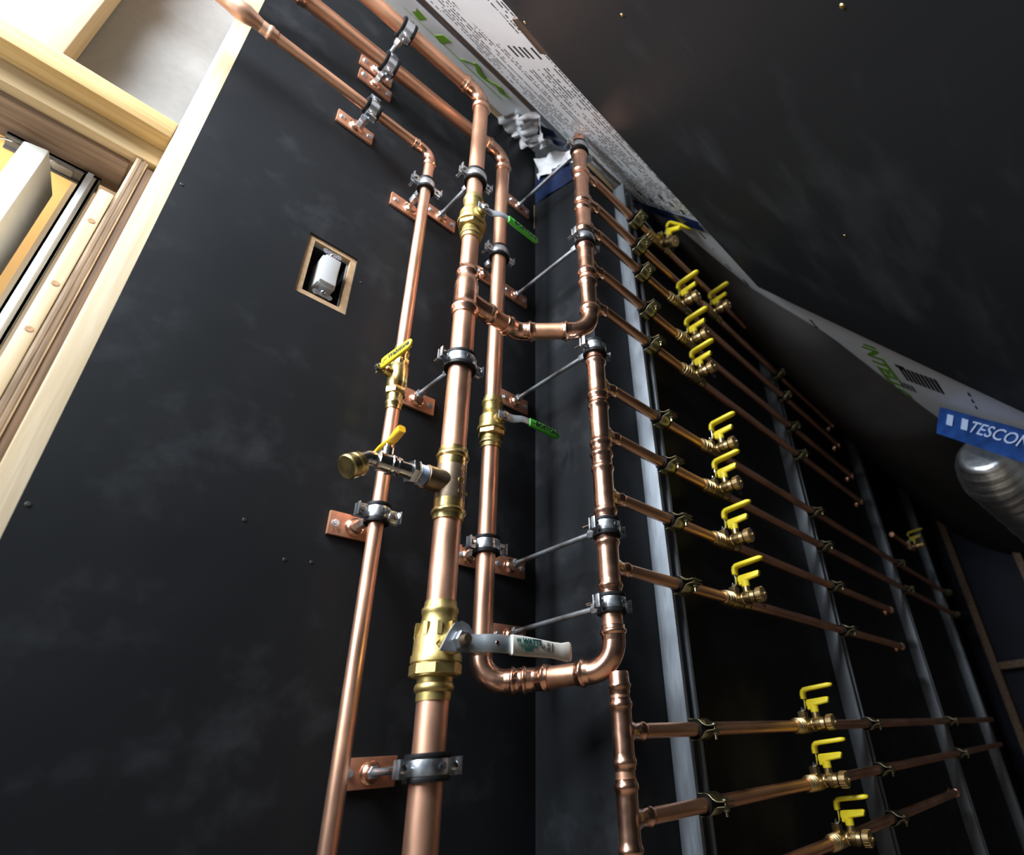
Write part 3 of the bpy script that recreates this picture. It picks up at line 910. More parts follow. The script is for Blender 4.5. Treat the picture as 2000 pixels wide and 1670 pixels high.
# ------------------------------------------------------------------ right riser and its loop to the middle manifold
t = run('right copper riser from the middle level pipe down to a looping bend')
elbow('elbow', (X3, Y3, 1.490), (-1, -0.02, -0.12), (0, 0, -1), R3, 0.034, 'fitting', t)
pipe('level_pipe', (X3 - 0.04, Y3, 1.4885), (0.062, -0.0700, 1.4275), R3, 'copper_x', t)
b = B()
collar(b, (0.036, -0.0708, 1.4245), (1, 0, 0.12), R3, 0.03)
b.cyl((0.038, -0.0708, 1.4248), (-0.4, -0.084, 1.373), R3 * 1.06, 28)
obj('coupling', b, 'fitting', t, angle=50)
pipe('riser_pipe', (X3, Y3, 1.452), (X3, Y3, 0.658), R3, 'copper', t)
pipe('riser_pipe', (X3, Y3, 0.556), (X3, Y3, 0.165), R3, 'copper', t)
e1, e2, e3 = V((X3, Y3, 0.120)), V((0.653, -0.124, 0.120)), V((XN, YM, 0.120))
d1, d2 = (e2 - e1).normalized(), (e3 - e2).normalized()
elbow('elbow', e1, (0, 0, 1), d1, R3, 0.040, 'fitting', t, 0.022)
elbow('bend', e2, -d1, d2, R3, 0.030, 'fitting', t, 0.022)
pipe('loop_pipe', e1 + d1 * 0.05, e2 - d1 * 0.01, R3, 'copper_x', t)
pipe('loop_pipe', e2 + d2 * 0.01, e3 - d2 * 0.045, R3, 'copper_x', t)
elbow('elbow', e3, -d2, (0, 0, 1), RA, 0.042, 'fitting', t, 0.024)

# ------------------------------------------------------------------ manifolds with tees
TA = [(1.327, 1.395, 1.338), (1.208, 1.300, 1.232), (1.105, 1.181, 1.130), (0.963, 1.047, 0.998), (0.853, 0.933, 0.881)]
TB = [(0.631, 0.713, 0.665), (0.521, 0.605, 0.549), (0.382, 0.467, 0.418), (0.249, 0.324, 0.284)]
TC = [(-0.007, 0.069, 0.033), (-0.111, -0.037, -0.077), (-0.225, -0.150, -0.187)]
t = thing('upper_manifold', 'upper copper manifold of five tees rising to the membrane', 'manifold', None, 'copper manifolds')
pipe('header_pipe', (XM, YM, 0.845), (XM, YM, 1.470), RA, 'copper', t)
for lo, hi, zb in TA:
    tee('tee', (XM, YM), lo, hi, zb, RA, RB, 'fitting', t)
obj('end_cap', B().lathe([(1.436, RA * 1.02), (1.436, RA * 1.1), (1.466, RA * 1.1), (1.476, RA * 0.95), (1.481, RA * 0.6), (1.482, 0.001)], T(XM, YM, 0), 28), 'fitting', t, angle=50)
t = thing('middle_manifold', 'middle copper manifold of four tees under the upper loop', 'manifold', None, 'copper manifolds')
pipe('header_pipe', (XN, YM, 0.17), (XN, YM, 0.755), RA, 'copper', t)
for lo, hi, zb in TB:
    tee('tee', (XN, YM), lo, hi, zb, RA, RB, 'fitting', t)
b = B()
collar(b, (XN, YM, 0.478), (0, 0, 1), RA, 0.034)
obj('coupling', b, 'fitting', t, angle=50)
obj('end_cap', B().lathe([(0.726, RA * 1.02), (0.726, RA * 1.1), (0.757, RA * 1.1), (0.763, RA * 0.95), (0.765, 0.001)], T(XN, YM, 0), 28), 'fitting', t, angle=50)
t = thing('lower_manifold', 'lower thinner copper manifold with a capped top under the bend', 'manifold', None, 'copper manifolds')
pipe('header_pipe', (XK, YM, 0.10), (XK, YM, -1.0), RC, 'copper', t)
for lo, hi, zb in TC:
    tee('tee', (XK, YM), lo, hi, zb, RC, RB, 'fitting', t)
obj('end_cap', B().lathe([(0.084, RC * 1.02), (0.084, RC * 1.1), (0.091, RC * 1.12), (0.094, RC * 1.27), (0.097, RC * 1.27), (0.100, RC * 1.12), (0.113, RC * 1.1), (0.116, RC * 1.0), (0.117, 0.001)], T(XK, YM, 0), 28), 'fitting', t, angle=50)

# ------------------------------------------------------------------ ball valves on the risers
def ball_body(r, up_, dn, rb, hexr, z):
    """lathe profile of a press ball valve, heights relative to the stem"""
    s = r
    return [(-dn, s * 1.02), (-dn, s * 1.13), (-dn + 0.008, s * 1.14), (-dn + 0.010, s * 1.28), (-dn + 0.014, s * 1.30), (-dn + 0.017, s * 1.2), (-dn + 0.019, s * 1.14), (-rb * 1.25, s * 1.12), (-rb * 1.25, rb * 0.93),
            (-rb * 0.80, rb * 0.95), (-rb * 0.78, rb * 1.10), (-rb * 0.55, rb * 1.12), (-rb * 0.5, rb), (rb * 0.45, rb * 0.98), (rb * 0.5, rb * 0.92), (rb * 0.95, rb * 0.72), (rb * 1.1, s * 1.16), (up_ - 0.019, s * 1.13), (up_ - 0.017, s * 1.2), (up_ - 0.014, s * 1.30), (up_ - 0.010, s * 1.28), (up_ - 0.008, s * 1.14), (up_, s * 1.13), (up_, s * 1.02)]
def riser_valve(o, r, up_, dn, rb, label, m='brass_cast', grip='green', word='BOSTON'):
    t = thing('ball_valve', label, 'valve', T(*o))
    b = B().lathe(ball_body(r, up_, dn, rb, rb, 0), None, 36)
    b.hexa((0, 0, -rb * 1.27), (0, 0, -rb * 0.82), rb * 1.08)
    obj('valve_body', b, m, t, angle=40)
    b = B()
    b.lathe([(0, 0.013), (rb + 0.004, 0.0125), (rb + 0.006, 0.0095), (rb + 0.013, 0.009)], FR((0, 0, 0), (0, -1, 0)), 20)
    obj('stem_boss', b, m, t)
    y = -(rb + 0.0145)
    b = B()
    b.hexa((0, y + 0.002, 0), (0, y - 0.006, 0), 0.0085)
    b.cyl((0, y - 0.006, 0), (0, y - 0.010, 0), 0.0042, 14)
    obj('lever_nut', b, 'chrome', t)
    b = B()
    b.bar([(-0.014, y, 0), (0.014, y, 0), (0.022, y - 0.003, 0), (0.033, y - 0.013, 0), (0.042, y - 0.015, 0), (0.060, y - 0.015, 0)], [0.016, 0.020, 0.018, 0.015, 0.015, 0.015], 0.0028, (0, 0, 1))
    obj('lever', b, 'lever_steel', t, angle=60)
    b = B()
    b.bar([(0.052, y - 0.015, 0), (0.0525, y - 0.015, 0), (0.070, y - 0.015, 0), (0.125, y - 0.015, -0.001), (0.133, y - 0.015, -0.001), (0.136, y - 0.015, -0.001)], [0.016, 0.018, 0.019, 0.019, 0.014, 0.007], [0.005, 0.007, 0.007, 0.007, 0.006, 0.004], (0, 0, 1))
    g = obj('lever_grip', b, grip, t, angle=60)
    text('grip_print', word, 0.0135, axes((0.097, y - 0.0187, 0.0005), (1, 0, 0), (0, 0, 1)), 'ink', g, 0.0007, 1.1)
    b = B()
    b.box((0.056, y - 0.0189, -0.0045), (0.0572, y - 0.0185, 0.0045))
    b.box((0.0605, y - 0.0189, -0.0006), (0.068, y - 0.0185, 0.0006))
    b.box((0.0605, y - 0.0189, -0.004), (0.0618, y - 0.0185, 0.003), Matrix.Rotation(0.0, 4, 'Y'))
    b.box((0.126, y - 0.0189, -0.001), (0.131, y - 0.0185, 0.001))
    obj('grip_symbol', b, 'ink', g)
    return t
riser_valve((X2, Y2, 1.027), R2U, 0.068, 0.066, 0.0268, 'brass ball valve with green lever near the top of the middle riser', 'brass_cast')
riser_valve((X3, Y3, 0.612), R3, 0.060, 0.060, 0.0255, 'brass ball valve with green lever halfway down the right riser', 'brass_cast')

# slim valve with yellow lever on the leftmost riser
t = thing('ball_valve', 'slim brass ball valve with a yellow lever on the leftmost riser', 'valve', T(X1, Y1, 0.618))
b = B()
s = R1
b.lathe([(-0.072, s * 1.02), (-0.072, s * 1.15), (-0.064, s * 1.16), (-0.062, s * 1.3), (-0.058, s * 1.32), (-0.055, s * 1.2), (-0.052, s * 1.16), (-0.042, s * 1.18), (-0.040, s * 1.35), (-0.028, s * 1.4), (-0.020, s * 1.5), (-0.019, s * 1.52), (0.018, s * 1.50), (0.020, s * 1.4), (0.034, s * 1.38), (0.036, s * 1.18), (0.044, s * 1.16), (0.047, s * 1.3), (0.051, s * 1.32), (0.054, s * 1.2), (0.056, s * 1.15), (0.064, s * 1.14), (0.064, s * 1.02)], None, 32)
b.hexa((0, 0, -0.041), (0, 0, -0.028), s * 1.62)
b.hexa((0, 0, 0.020), (0, 0, 0.034), s * 1.55)
obj('valve_body', b, 'brass', t, angle=40)
sd = V((-1, -0.05, 0)).normalized()
obj('stem_boss', B().lathe([(0, 0.0095), (0.026, 0.009), (0.028, 0.0065), (0.034, 0.006)], FR((0, 0, 0), sd), 18), 'brass', t)
b = B()
b.hexa(sd * 0.0335, sd * 0.0405, 0.0072)
b.cyl(sd * 0.040, sd * 0.0435, 0.0036, 12)
obj('lever_nut', b, 'chrome', t)
ld = V((0.05, -1, 0)).normalized()
base = sd * 0.034
b = B()
b.bar([base - ld * 0.012, base + ld * 0.008, base + ld * 0.012 + sd * 0.002, base + ld * 0.022 + sd * 0.004], 0.014, 0.0025, (0, 0, 1))
obj('lever', b, 'brass', t)
b = B()
g0 = base + sd * 0.004
b.bar([g0 + ld * 0.012, g0 + ld * 0.0125, g0 + ld * 0.020, g0 + ld * 0.088, g0 + ld * 0.094, g0 + ld * 0.096], [0.016, 0.019, 0.022, 0.019, 0.015, 0.008], [0.004, 0.006, 0.006, 0.006, 0.005, 0.003], (0, 0, 1))
g = obj('lever_grip', b, 'yellow', t, angle=60)
text('grip_print', 'Webstone', 0.0138, axes(g0 + ld * 0.064 + sd * 0.0033, ld, (0, 0, 1)), 'ink', g, 0.0004)
b = B()
b.bar([g0 + ld * 0.019 + sd * 0.0033 + V((0, 0, -0.006)), g0 + ld * 0.023 + sd * 0.0033, g0 + ld * 0.019 + sd * 0.0033 + V((0, 0, 0.006))], 0.0012, 0.0006, sd)
b.bar([g0 + ld * 0.023 + sd * 0.0033, g0 + ld * 0.031 + sd * 0.0033], 0.0012, 0.0006, sd)
obj('grip_symbol', b, 'ink', g)

# large valve with the white lever
t = thing('ball_valve', 'large brass ball valve with a long white printed lever', 'valve', T(X2, Y2, 0.150))
s = R2
b = B()
b.lathe([(-0.068, s * 1.02), (-0.068, s * 1.07), (-0.058, s * 1.08), (-0.056, s * 1.2), (-0.052, s * 1.24), (-0.048, s * 1.18), (-0.046, s * 1.1), (-0.040, s * 1.12), (-0.038, s * 1.5), (-0.022, s * 1.55), (-0.021, s * 1.63), (-0.012, s * 1.63), (-0.010, s * 1.55), (0.012, s * 1.52), (0.014, s * 1.46), (0.026, s * 1.3), (0.034, s * 1.18), (0.040, s * 1.14), (0.044, s * 1.18), (0.047, s * 1.23), (0.051, s * 1.22), (0.054, s * 1.1), (0.062, s * 1.06), (0.062, s * 1.02)], None, 40)
b.lathe([(-0.0375, s * 1.58), (-0.036, s * 1.66), (-0.024, s * 1.66), (-0.0225, s * 1.58)], None, 8, 0.2)
for a in range(5):
    th = -2.4 + a * 0.62
    b.box((-0.003, -s * 1.56, 0.012), (0.003, -s * 1.2, 0.030), Matrix.Rotation(th, 4, 'Z'))
obj('valve_body', b, 'brass_cast', t, angle=40)
b = B()
mk = Matrix.Rotation(-0.45, 4, 'Z')
b.bar([mk @ V((-0.006, -s * 1.55, 0)), mk @ V((0, -s * 1.55, 0.007)), mk @ V((0.006, -s * 1.55, 0)), mk @ V((0, -s * 1.55, -0.007)), mk @ V((-0.006, -s * 1.55, 0))], 0.0014, 0.0014, (0.43, -0.9, 0))
obj('cast_diamond', b, 'brass', t)
text('cast_size', '1 1/2', 0.013, axes(mk @ V((0.012, -s * 1.545, -0.004)), mk @ V((1, 0, 0)), (0, 0, 1)), 'brass', t, 0.0003)
obj('stem_boss', B().lathe([(0, 0.017), (0.040, 0.0155), (0.044, 0.011), (0.052, 0.010)], FR((0, 0, 0), (0, -1, 0)), 22), 'brass_cast', t)
yl = -0.053
b = B()
b.hexa((0, yl + 0.001, 0), (0, yl - 0.009, 0), 0.0125)
obj('lever_nut', b, 'zinc', t)
b = B()
b.cyl((0, yl - 0.009, 0), (0, yl - 0.017, 0), 0.0062, 18)
obj('stem_end', b, 'bronze', t)
b = B()
b.prism([(-0.030, -0.014), (-0.022, -0.015), (0.020, -0.0135), (0.022, 0.0105), (0.012, 0.022), (0.001, 0.026), (-0.010, 0.022), (-0.018, 0.010)], 0.0, 0.0032, axes((0, yl + 0.0035, 0), (1, 0, 0), (0, 0, 1)))
b.bar([(0.016, yl + 0.002, -0.0015), (0.024, yl + 0.001, -0.0015), (0.034, yl - 0.006, -0.0015), (0.046, yl - 0.012, -0.0015), (0.060, yl - 0.013, -0.0015), (0.086, yl - 0.013, -0.0015)], 0.024, 0.0034, (0, 0, 1))
lv = obj('lever', b, 'lever_steel', t, angle=50)
b = B().lathe([(0, 0.0032), (0.0006, 0.0030)], FR((0.050, yl - 0.0142, -0.001), (0, -1, 0)), 14)
obj('lever_hole', b, 'fitting', lv)
b = B()
yg = yl - 0.014
b.bar([(0.074, yg, -0.0015), (0.0745, yg, -0.0015), (0.100, yg - 0.001, -0.002), (0.150, yg - 0.001, -0.003), (0.168, yg - 0.002, -0.004), (0.182, yg - 0.004, -0.004), (0.186, yg - 0.004, -0.004), (0.188, yg - 0.004, -0.004)], [0.024, 0.0270, 0.0265, 0.0225, 0.0235, 0.029, 0.026, 0.014], [0.007, 0.0085, 0.0085, 0.0085, 0.0085, 0.0085, 0.007, 0.005], (0, 0, 1))
g = obj('lever_grip', b, 'white_vinyl', t, angle=60)
yp = yg - 0.0056
text('grip_brand', 'WATTS', 0.0105, axes((0.1085, yp - 0.0004, 0.0038), (1, 0, 0), (0, 0, 1)), 'teal', g, 0.0006, 1.0)
b = B()
for k in range(2):
    for i in range(2):
        x0 = 0.0795 + 0.0042 * k + 0.002 * i
        b.bar([(x0, yp - 0.0005, 0.0072), (x0 + 0.001, yp - 0.0005, 0.0008), (x0 + 0.002, yp - 0.0005, 0.0072)], 0.0005, 0.0012, (0, -1, 0))
obj('grip_logo', b, 'teal', g)
text('grip_print', 'LFFBV-3-PRESS-M1', 0.0042, axes((0.103, yp - 0.0004, -0.0022), (1, 0, 0), (0, 0, 1)), 'teal', g, 0.0001)
b = B()
for k in range(4):
    b.box((0.094, yp - 0.0007, -0.0050 - 0.0012 * k), (0.111 - 0.002 * (k % 2), yp - 0.0001, -0.0057 - 0.0012 * k))
obj('grip_lines', b, 'teal', g)
b = B()
ringp = [(0.1305 + 0.003 * math.cos(a), yp - 0.0004, -0.0005 + 0.003 * math.sin(a)) for a in [2 * PI * k / 14 for k in range(15)]]
b.bar(ringp, 0.0006, 0.0006, (0, -1, 0))
b.box((0.1285, yp - 0.0007, -0.0008), (0.1325, yp - 0.0001, -0.0002))
for z in (0.0045, 0.0015, -0.0025, -0.0055):
    b.box((0.137, yp - 0.0009, z), (0.143, yp + 0.0001, z + 0.0007))
b.box((0.1475, yp - 0.0010, -0.006), (0.1482, yp + 0.0001, 0.005))
b.box((0.1465, yp - 0.0010, 0.0044), (0.1492, yp + 0.0001, 0.005))
b.box((0.1465, yp - 0.0010, -0.0062), (0.1492, yp + 0.0001, -0.0056))
obj('grip_symbol', b, 'ink', g)

# ------------------------------------------------------------------ bronze tee and hose bib
zt = 0.398
t = thing('bronze_tee', 'dark bronze tee with brass press ends on the widest riser', 'pipe fitting', T(X2, Y2, zt))
s = R2
b = B()
b.lathe([(-0.030, s * 1.12), (-0.028, s * 1.14), (0.028, s * 1.14), (0.030, s * 1.12)], None, 36)
b.lathe([(0, 0.020), (0.018, 0.0195), (0.030, 0.0185), (0.046, 0.0188), (0.047, 0.0165)], FR((0, 0, 0), (-1, 0, 0)), 28)
obj('tee_body', b, 'bronze', t)
for sg in (-1, 1):
    b = B()
    b.lathe([(0.0295, s * 1.05), (0.0295, s * 1.13), (0.044, s * 1.12), (0.046, s * 1.24), (0.050, s * 1.28), (0.053, s * 1.2), (0.055, s * 1.13), (0.063, s * 1.11), (0.063, s * 1.02)], FR((0, 0, 0), (0, 0, sg)), 36)
    obj('press_end', b, 'brass', t, angle=45)
mk = Matrix.Rotation(0.15, 4, 'Z')
text('cast_size', '1-1/4', 0.010, axes(mk @ V((0.004, -s * 1.15, -0.020)), mk @ V((1, 0, 0)), (0, 0, 1)), 'brass_cast', t)
text('cast_size', '1/4', 0.010, axes(mk @ V((0.004, -s * 1.15, 0.020)), mk @ V((1, 0, 0)), (0, 0, 1)), 'brass_cast', t)
b = B()
b.bar([mk @ V((0.0 + 0.0055 * math.cos(a), -s * 1.145, 0.0055 * math.sin(a))) for a in [2 * PI * k / 16 for k in range(17)]], 0.0012, 0.0012, (0, -1, 0))
for k in (-0.002, 0.0, 0.002):
    b.box((-0.0045, -s * 1.16, k - 0.0004), (0.0045, -s * 1.13, k + 0.0004), mk)
obj('cast_emblem', b, 'brass_cast', t)
t = thing('hose_bib', 'chrome hose bib with amber butterfly handle and brass end cap', 'tap', T(X2 - 0.047, Y2, zt))
b = B()
for k in range(6):
    b.lathe([(0.0002 + 0.0022 * k, 0.0148), (0.0011 + 0.0022 * k, 0.0160), (0.0021 + 0.0022 * k, 0.0148)], FR((0, 0, 0), (-1, 0, 0)), 24)
obj('sealed_thread', b, 'ptfe', t, angle=60)
b = B()
b.hexa((-0.0135, 0, 0), (-0.026, 0, 0), 0.0195, (0, 0.3, 1))
b.lathe([(0.025, 0.0125), (0.044, 0.0118), (0.0445, 0.0150), (0.048, 0.0152), (0.049, 0.0128), (0.053, 0.0135), (0.054, 0.0158), (0.058, 0.0158), (0.059, 0.0140), (0.074, 0.0140), (0.075, 0.0155), (0.078, 0.0155), (0.080, 0.0120)], FR((0, 0, 0), (-1, 0, 0)), 28)
kd = V((-0.80, -0.12, -0.58)).normalized()
b.sweep(fillet([(-0.078, 0, 0), (-0.090, 0, 0), V((-0.090, 0, 0)) + kd * 0.026], 0.012, 8), 0.0105, 22)
b.cyl((-0.063, 0, 0.012), (-0.063, 0, 0.024), 0.0085, 18)
b.cyl((-0.063, 0, 0.024), (-0.063, 0, 0.031), 0.0055, 14)
obj('tap_body', b, 'chrome', t, angle=45)
b = B()
cm = FR(V((-0.087, 0, -0.004)) + kd * 0.016, kd)
b.lathe([(0, 0.0125), (0.002, 0.0172), (0.010, 0.0175), (0.011, 0.0165), (0.013, 0.0165), (0.014, 0.0178), (0.0225, 0.0178), (0.0245, 0.0160), (0.0242, 0.0145), (0.0238, 0.010), (0.0240, 0.0001)], cm, 32)
obj('end_cap', b, 'brass', t, angle=40)
b = B()
b.bar([(-0.063, 0.034, 0.022), (-0.063, 0.032, 0.030), (-0.063, 0.018, 0.0335), (-0.063, 0.0, 0.034), (-0.063, -0.012, 0.035), (-0.063, -0.024, 0.041), (-0.063, -0.034, 0.044)], [0.010, 0.012, 0.013, 0.014, 0.013, 0.013, 0.011], [0.004, 0.006, 0.005, 0.005, 0.006, 0.012, 0.013], (1, 0, 0))
obj('handle', b, 'amber', t, angle=50)
b = B()
b.hexa((-0.063, 0, 0.0365), (-0.063, 0, 0.041), 0.0052)
obj('handle_nut', b, 'chrome', t)

# ------------------------------------------------------------------ strut channels
SX = [0.893, 1.745, 2.655, 3.52]
STOP = [1.505, 1.36, 1.33, 1.31]
names = ['nearest', 'second', 'third', 'farthest']
for x, zt_, nm in zip(SX, STOP, names):
    t = thing('strut_channel', nm + ' upright galvanised strut channel on the black right wall', 'strut channel', T(x, -0.205, 0), 'strut channels on the right wall')
    prof = [(0, -0.0002), (0.041, -0.0002), (0.041, -0.041), (0.0315, -0.041), (0.0315, -0.034), (0.0335, -0.034), (0.0335, -0.0385), (0.0385, -0.0385), (0.0385, -0.0027), (0.0025, -0.0027), (0.0025, -0.0385), (0.0075, -0.0385), (0.0075, -0.034), (0.0095, -0.034), (0.0095, -0.041), (0, -0.041)]
    obj('channel', B().prism(prof, -1.0, zt_), 'strut', t, bevel=0.0006)
    b = B()
    for k in range(8):
        b.box((0.0135, -0.0033, -0.35 + 0.22 * k), (0.0275, -0.0028, -0.35 + 0.22 * k + 0.028))
    obj('slot', b, 'ink', t, kind='stuff')

# ------------------------------------------------------------------ branch pipes, strut clamps, drain valves
YB = -0.258
def strut_clamp(x, z, label):
    t = thing('strut_clamp', label, 'pipe clamp', T(x + 0.0205, YB, z), 'cushioned clamps on the strut channels')
    def cush():
        b = B()
        r0, r1 = RB + 0.0003, RB + 0.0035
        b.lathe([(-0.021, r0), (-0.021, r1 + 0.001), (-0.0175, r1 + 0.001), (-0.0172, r1), (0.0172, r1), (0.0175, r1 + 0.001), (0.021, r1 + 0.001), (0.021, r0)], FR((0, 0, 0), (1, 0, 0)), 24)
        return b.mesh('cushion', 'rubber')
    put('cushion', cached('cush', cush), t)
    def strap(s):
        r = RB + 0.0048
        pts = [(0, 0.013, s * 0.0165), (0, 0.006, s * 0.0158)]
        pts += [(0, r * math.sin(a), s * r * math.cos(a)) for a in [math.radians(d) for d in (18, 0, -20, -40, -58)]]
        pts += [(0, -0.0185, s * 0.0052), (0, -0.024, s * 0.0038), (0, -0.036, s * 0.0036)]
        return B().bar(pts, 0.032, 0.0022, (1, 0, 0)).mesh('strap', 'olive', 60)
    put('strap', cached('strap+', lambda: strap(1)), t)
    put('strap', cached('strap-', lambda: strap(-1)), t)
    def bolt():
        b = B()
        b.cyl((0, -0.0285, 0.0075), (0, -0.0285, -0.018), 0.0027, 10)
        b.lathe([(0, 0.0062), (0.002, 0.006), (0.0035, 0.0035)], FR((0, -0.0285, 0.0048), (0, 0, 1)), 14)
        b.hexa((0, -0.0285, -0.0052), (0, -0.0285, -0.0105), 0.0062)
        return b.mesh('clamp_bolt', 'olive')
    put('clamp_bolt', cached('sbolt', bolt), t)
    return t
def dv_meshes():
    out = []
    def A(name, b, m, angle=45):
        out.append((name, cached(('dv', name), lambda: b.mesh(name, m, angle))))
    b = B()
    k = RB
    pr = [(-0.058, k * 1.02), (-0.058, k * 1.16)]
    for c in (-0.053, -0.044, -0.034):
        w_ = 1.48 if c > -0.05 else 1.36
        pr += [(c - 0.003, k * 1.16), (c - 0.0015, k * w_), (c + 0.0015, k * w_), (c + 0.003, k * 1.16)]
    pr += [(-0.026, k * 1.2), (-0.025, k * 1.5), (-0.019, k * 1.55), (-0.012, k * 1.5), (0.012, k * 1.5), (0.019, k * 1.45), (0.026, k * 1.2)]
    for c in (0.036, 0.046):
        pr += [(c - 0.003, k * 1.14), (c - 0.0015, k * 1.25), (c + 0.0015, k * 1.25), (c + 0.003, k * 1.14)]
    pr += [(0.056, k * 1.14), (0.056, k * 1.02)]
    b.lathe(pr, FR((0, 0, 0), (1, 0, 0)), 24)
    b.lathe([(0, 0.012), (0.016, 0.0115), (0.0165, 0.0132), (0.019, 0.0132), (0.020, 0.0122), (0.027, 0.0132), (0.0275, 0.0145), (0.037, 0.0145), (0.0375, 0.013), (0.046, 0.012)], FR((0.008, 0, 0.002), (0, -1, 0)), 24)
    b.box((-0.009, -0.008, 0.012), (0.009, 0.008, 0.028))
    b.cyl((0.008, -0.027, 0.010), (0.008, -0.027, 0.0255), 0.0082, 16)
    A('valve_body', b, 'valve_brass')
    b = B()
    b.hexa((0, 0, 0.0285), (0, 0, 0.034), 0.0058)
    b.cyl((-0.0, 0.0, 0.028), (0, 0, 0.038), 0.0036, 12)
    b.bar([(0, 0.010, 0.030), (0, -0.006, 0.030), (0, -0.0095, 0.0335), (0, -0.0105, 0.050), (0, -0.0105, 0.064)], 0.0115, 0.0020, (1, 0, 0))
    A('lever', b, 'chrome', 50)
    b = B()
    b.bar([(0, -0.0100, 0.054), (0, -0.0100, 0.0545), (0, -0.0100, 0.064), (0, -0.012, 0.0700), (0, -0.017, 0.0735), (0, -0.029, 0.0745), (0, -0.074, 0.0770), (0, -0.080, 0.0772), (0, -0.083, 0.0772)], [0.014, 0.0175, 0.018, 0.018, 0.018, 0.0175, 0.017, 0.013, 0.007], [0.006, 0.0085, 0.009, 0.0092, 0.0092, 0.009, 0.0088, 0.007, 0.004], (1, 0, 0))
    A('lever_grip', b, 'yellow', 60)
    b = B()
    b.cyl((0.008, -0.027, 0.0255), (0.008, -0.027, 0.038), 0.0090, 16)
    b.bar([(0.008, -0.012, 0.0445), (0.008, -0.017, 0.0445), (0.008, -0.062, 0.0480), (0.008, -0.064, 0.0472)], [0.0095, 0.0105, 0.0105, 0.0095], [0.014, 0.0160, 0.0125, 0.010], (1, 0, 0))
    b.bar([(0.008, -0.0135, 0.038), (0.008, -0.027, 0.036)], 0.010, 0.014, (1, 0, 0))
    A('drain_handle', b, 'yellow', 40)
    b = B()
    b.lathe([(0.0465, 0.0135), (0.0495, 0.0135)], FR((0.008, 0, 0.002), (0, -1, 0)), 20)
    sp_ = [V((0.008 + 0.014 * math.sin(a), -0.050 - 0.012 * a / PI, -0.004 - 0.020 * math.sin(a))) for a in [PI * i / 10 for i in range(11)]]
    b.sweep(sp_, 0.0009, 6)
    A('cap_strap', b, 'rubber')
    b = B()
    b.lathe([(0.050, 0.0135), (0.0505, 0.0152), (0.064, 0.0152), (0.0655, 0.0138), (0.0656, 0.006), (0.068, 0.0035), (0.0705, 0.0035), (0.072, 0.0015)], FR((0.008, 0, 0.002), (0, -1, 0)), 24)
    for i in range(16):
        a = 2 * PI * i / 16
        b.box((-0.0012, -0.064, 0.0142), (0.0012, -0.051, 0.0163), T(0.008, 0, 0.002) @ Matrix.Rotation(a, 4, 'Y'))
    A('drain_cap', b, 'valve_brass', 40)
    return out
DV = dv_meshes()
def drain_valve(x, z, label, tilt=0.0, turn=0.0):
    t = thing('drain_valve', label, 'valve', T(x, YB, z) @ Matrix.Rotation(tilt, 4, 'X'), 'brass drain valves with yellow levers')
    for nm, me in DV:
        o = put(nm, me, t)
        if turn and nm in ('lever', 'lever_grip'):
            o.matrix_local = Matrix.Rotation(turn, 4, 'Z')
    return t
def branch(x0, x1, z, label, name='branch_pipe', group='branch pipes from the manifolds'):
    b = B().cyl((x0, YB, z), (x1, YB, z), RB, 24)
    o = obj(name, b, 'copper_x')
    o['label'], o['category'], o['group'] = label, 'pipe', group
    return o
ordn = ['first', 'second', 'third', 'fourth', 'fifth']
sets = [('upper', XM, [(1.342, 1.022), (1.236, 1.288), (1.133, 1.085), (1.000, 1.096), (0.884, 1.095)], [1.55, 2.30, 2.30, 2.36, 2.38]),
        ('middle', XN, [(0.667, 1.133), (0.549, 1.113), (0.418, 1.118), (0.284, 1.120)], [3.62, 3.62, 2.33, 2.33]),
        ('lower', XK, [(0.033, 1.345), (-0.077, 1.345), (-0.187, 1.397)], [3.56, 3.56, 2.45])]
for nm, xm, rows, ends in sets:
    for k, ((z, xv), xe) in enumerate(zip(rows, ends)):
        od = ordn[k]
        branch(xm + 0.049, xv - 0.057, z, f'{od} branch pipe from the top of the {nm} manifold, up to its valve')
        branch(xv + 0.055, xe, z, f'dim copper pipe running on past the {od} valve of the {nm} manifold', 'outlet_pipe', 'outlet pipes running into the dark')
        if nm == 'upper' and k == 0:
            drain_valve(xv, z, 'topmost brass drain valve, its cap tilted down, yellow lever turned', 0.55, 0.75)
        else:
            drain_valve(xv, z, f'brass drain valve with yellow levers on the {od} branch of the {nm} manifold')
        for j, x in enumerate(SX):
            if x + 0.05 > xe or (z > STOP[j] - 0.03):
                continue
            strut_clamp(x, z, f'cushioned clamp on the {names[j]} strut holding the {od} pipe of the {nm} manifold')
        if xe < 3 and xe > 1.6:
            t = thing('wall_elbow', f'small copper elbow ending the {od} pipe of the {nm} manifold in the dark', 'pipe fitting', T(xe, YB, z), 'copper elbows at the pipe ends')
            elbow('elbow', (0.026, 0, 0), (-1, 0, 0), (0, 1, 0), RB, 0.016, 'fitting', t, 0.02)
# one more valve far back
drain_valve(3.05, 0.69 + 0.13, 'faint yellow levered valve far back by the end studs', 0, 0)
branch(2.75, 2.99, 0.82, 'short dim pipe feeding the faint far valve', 'outlet_pipe', 'outlet pipes running into the dark')

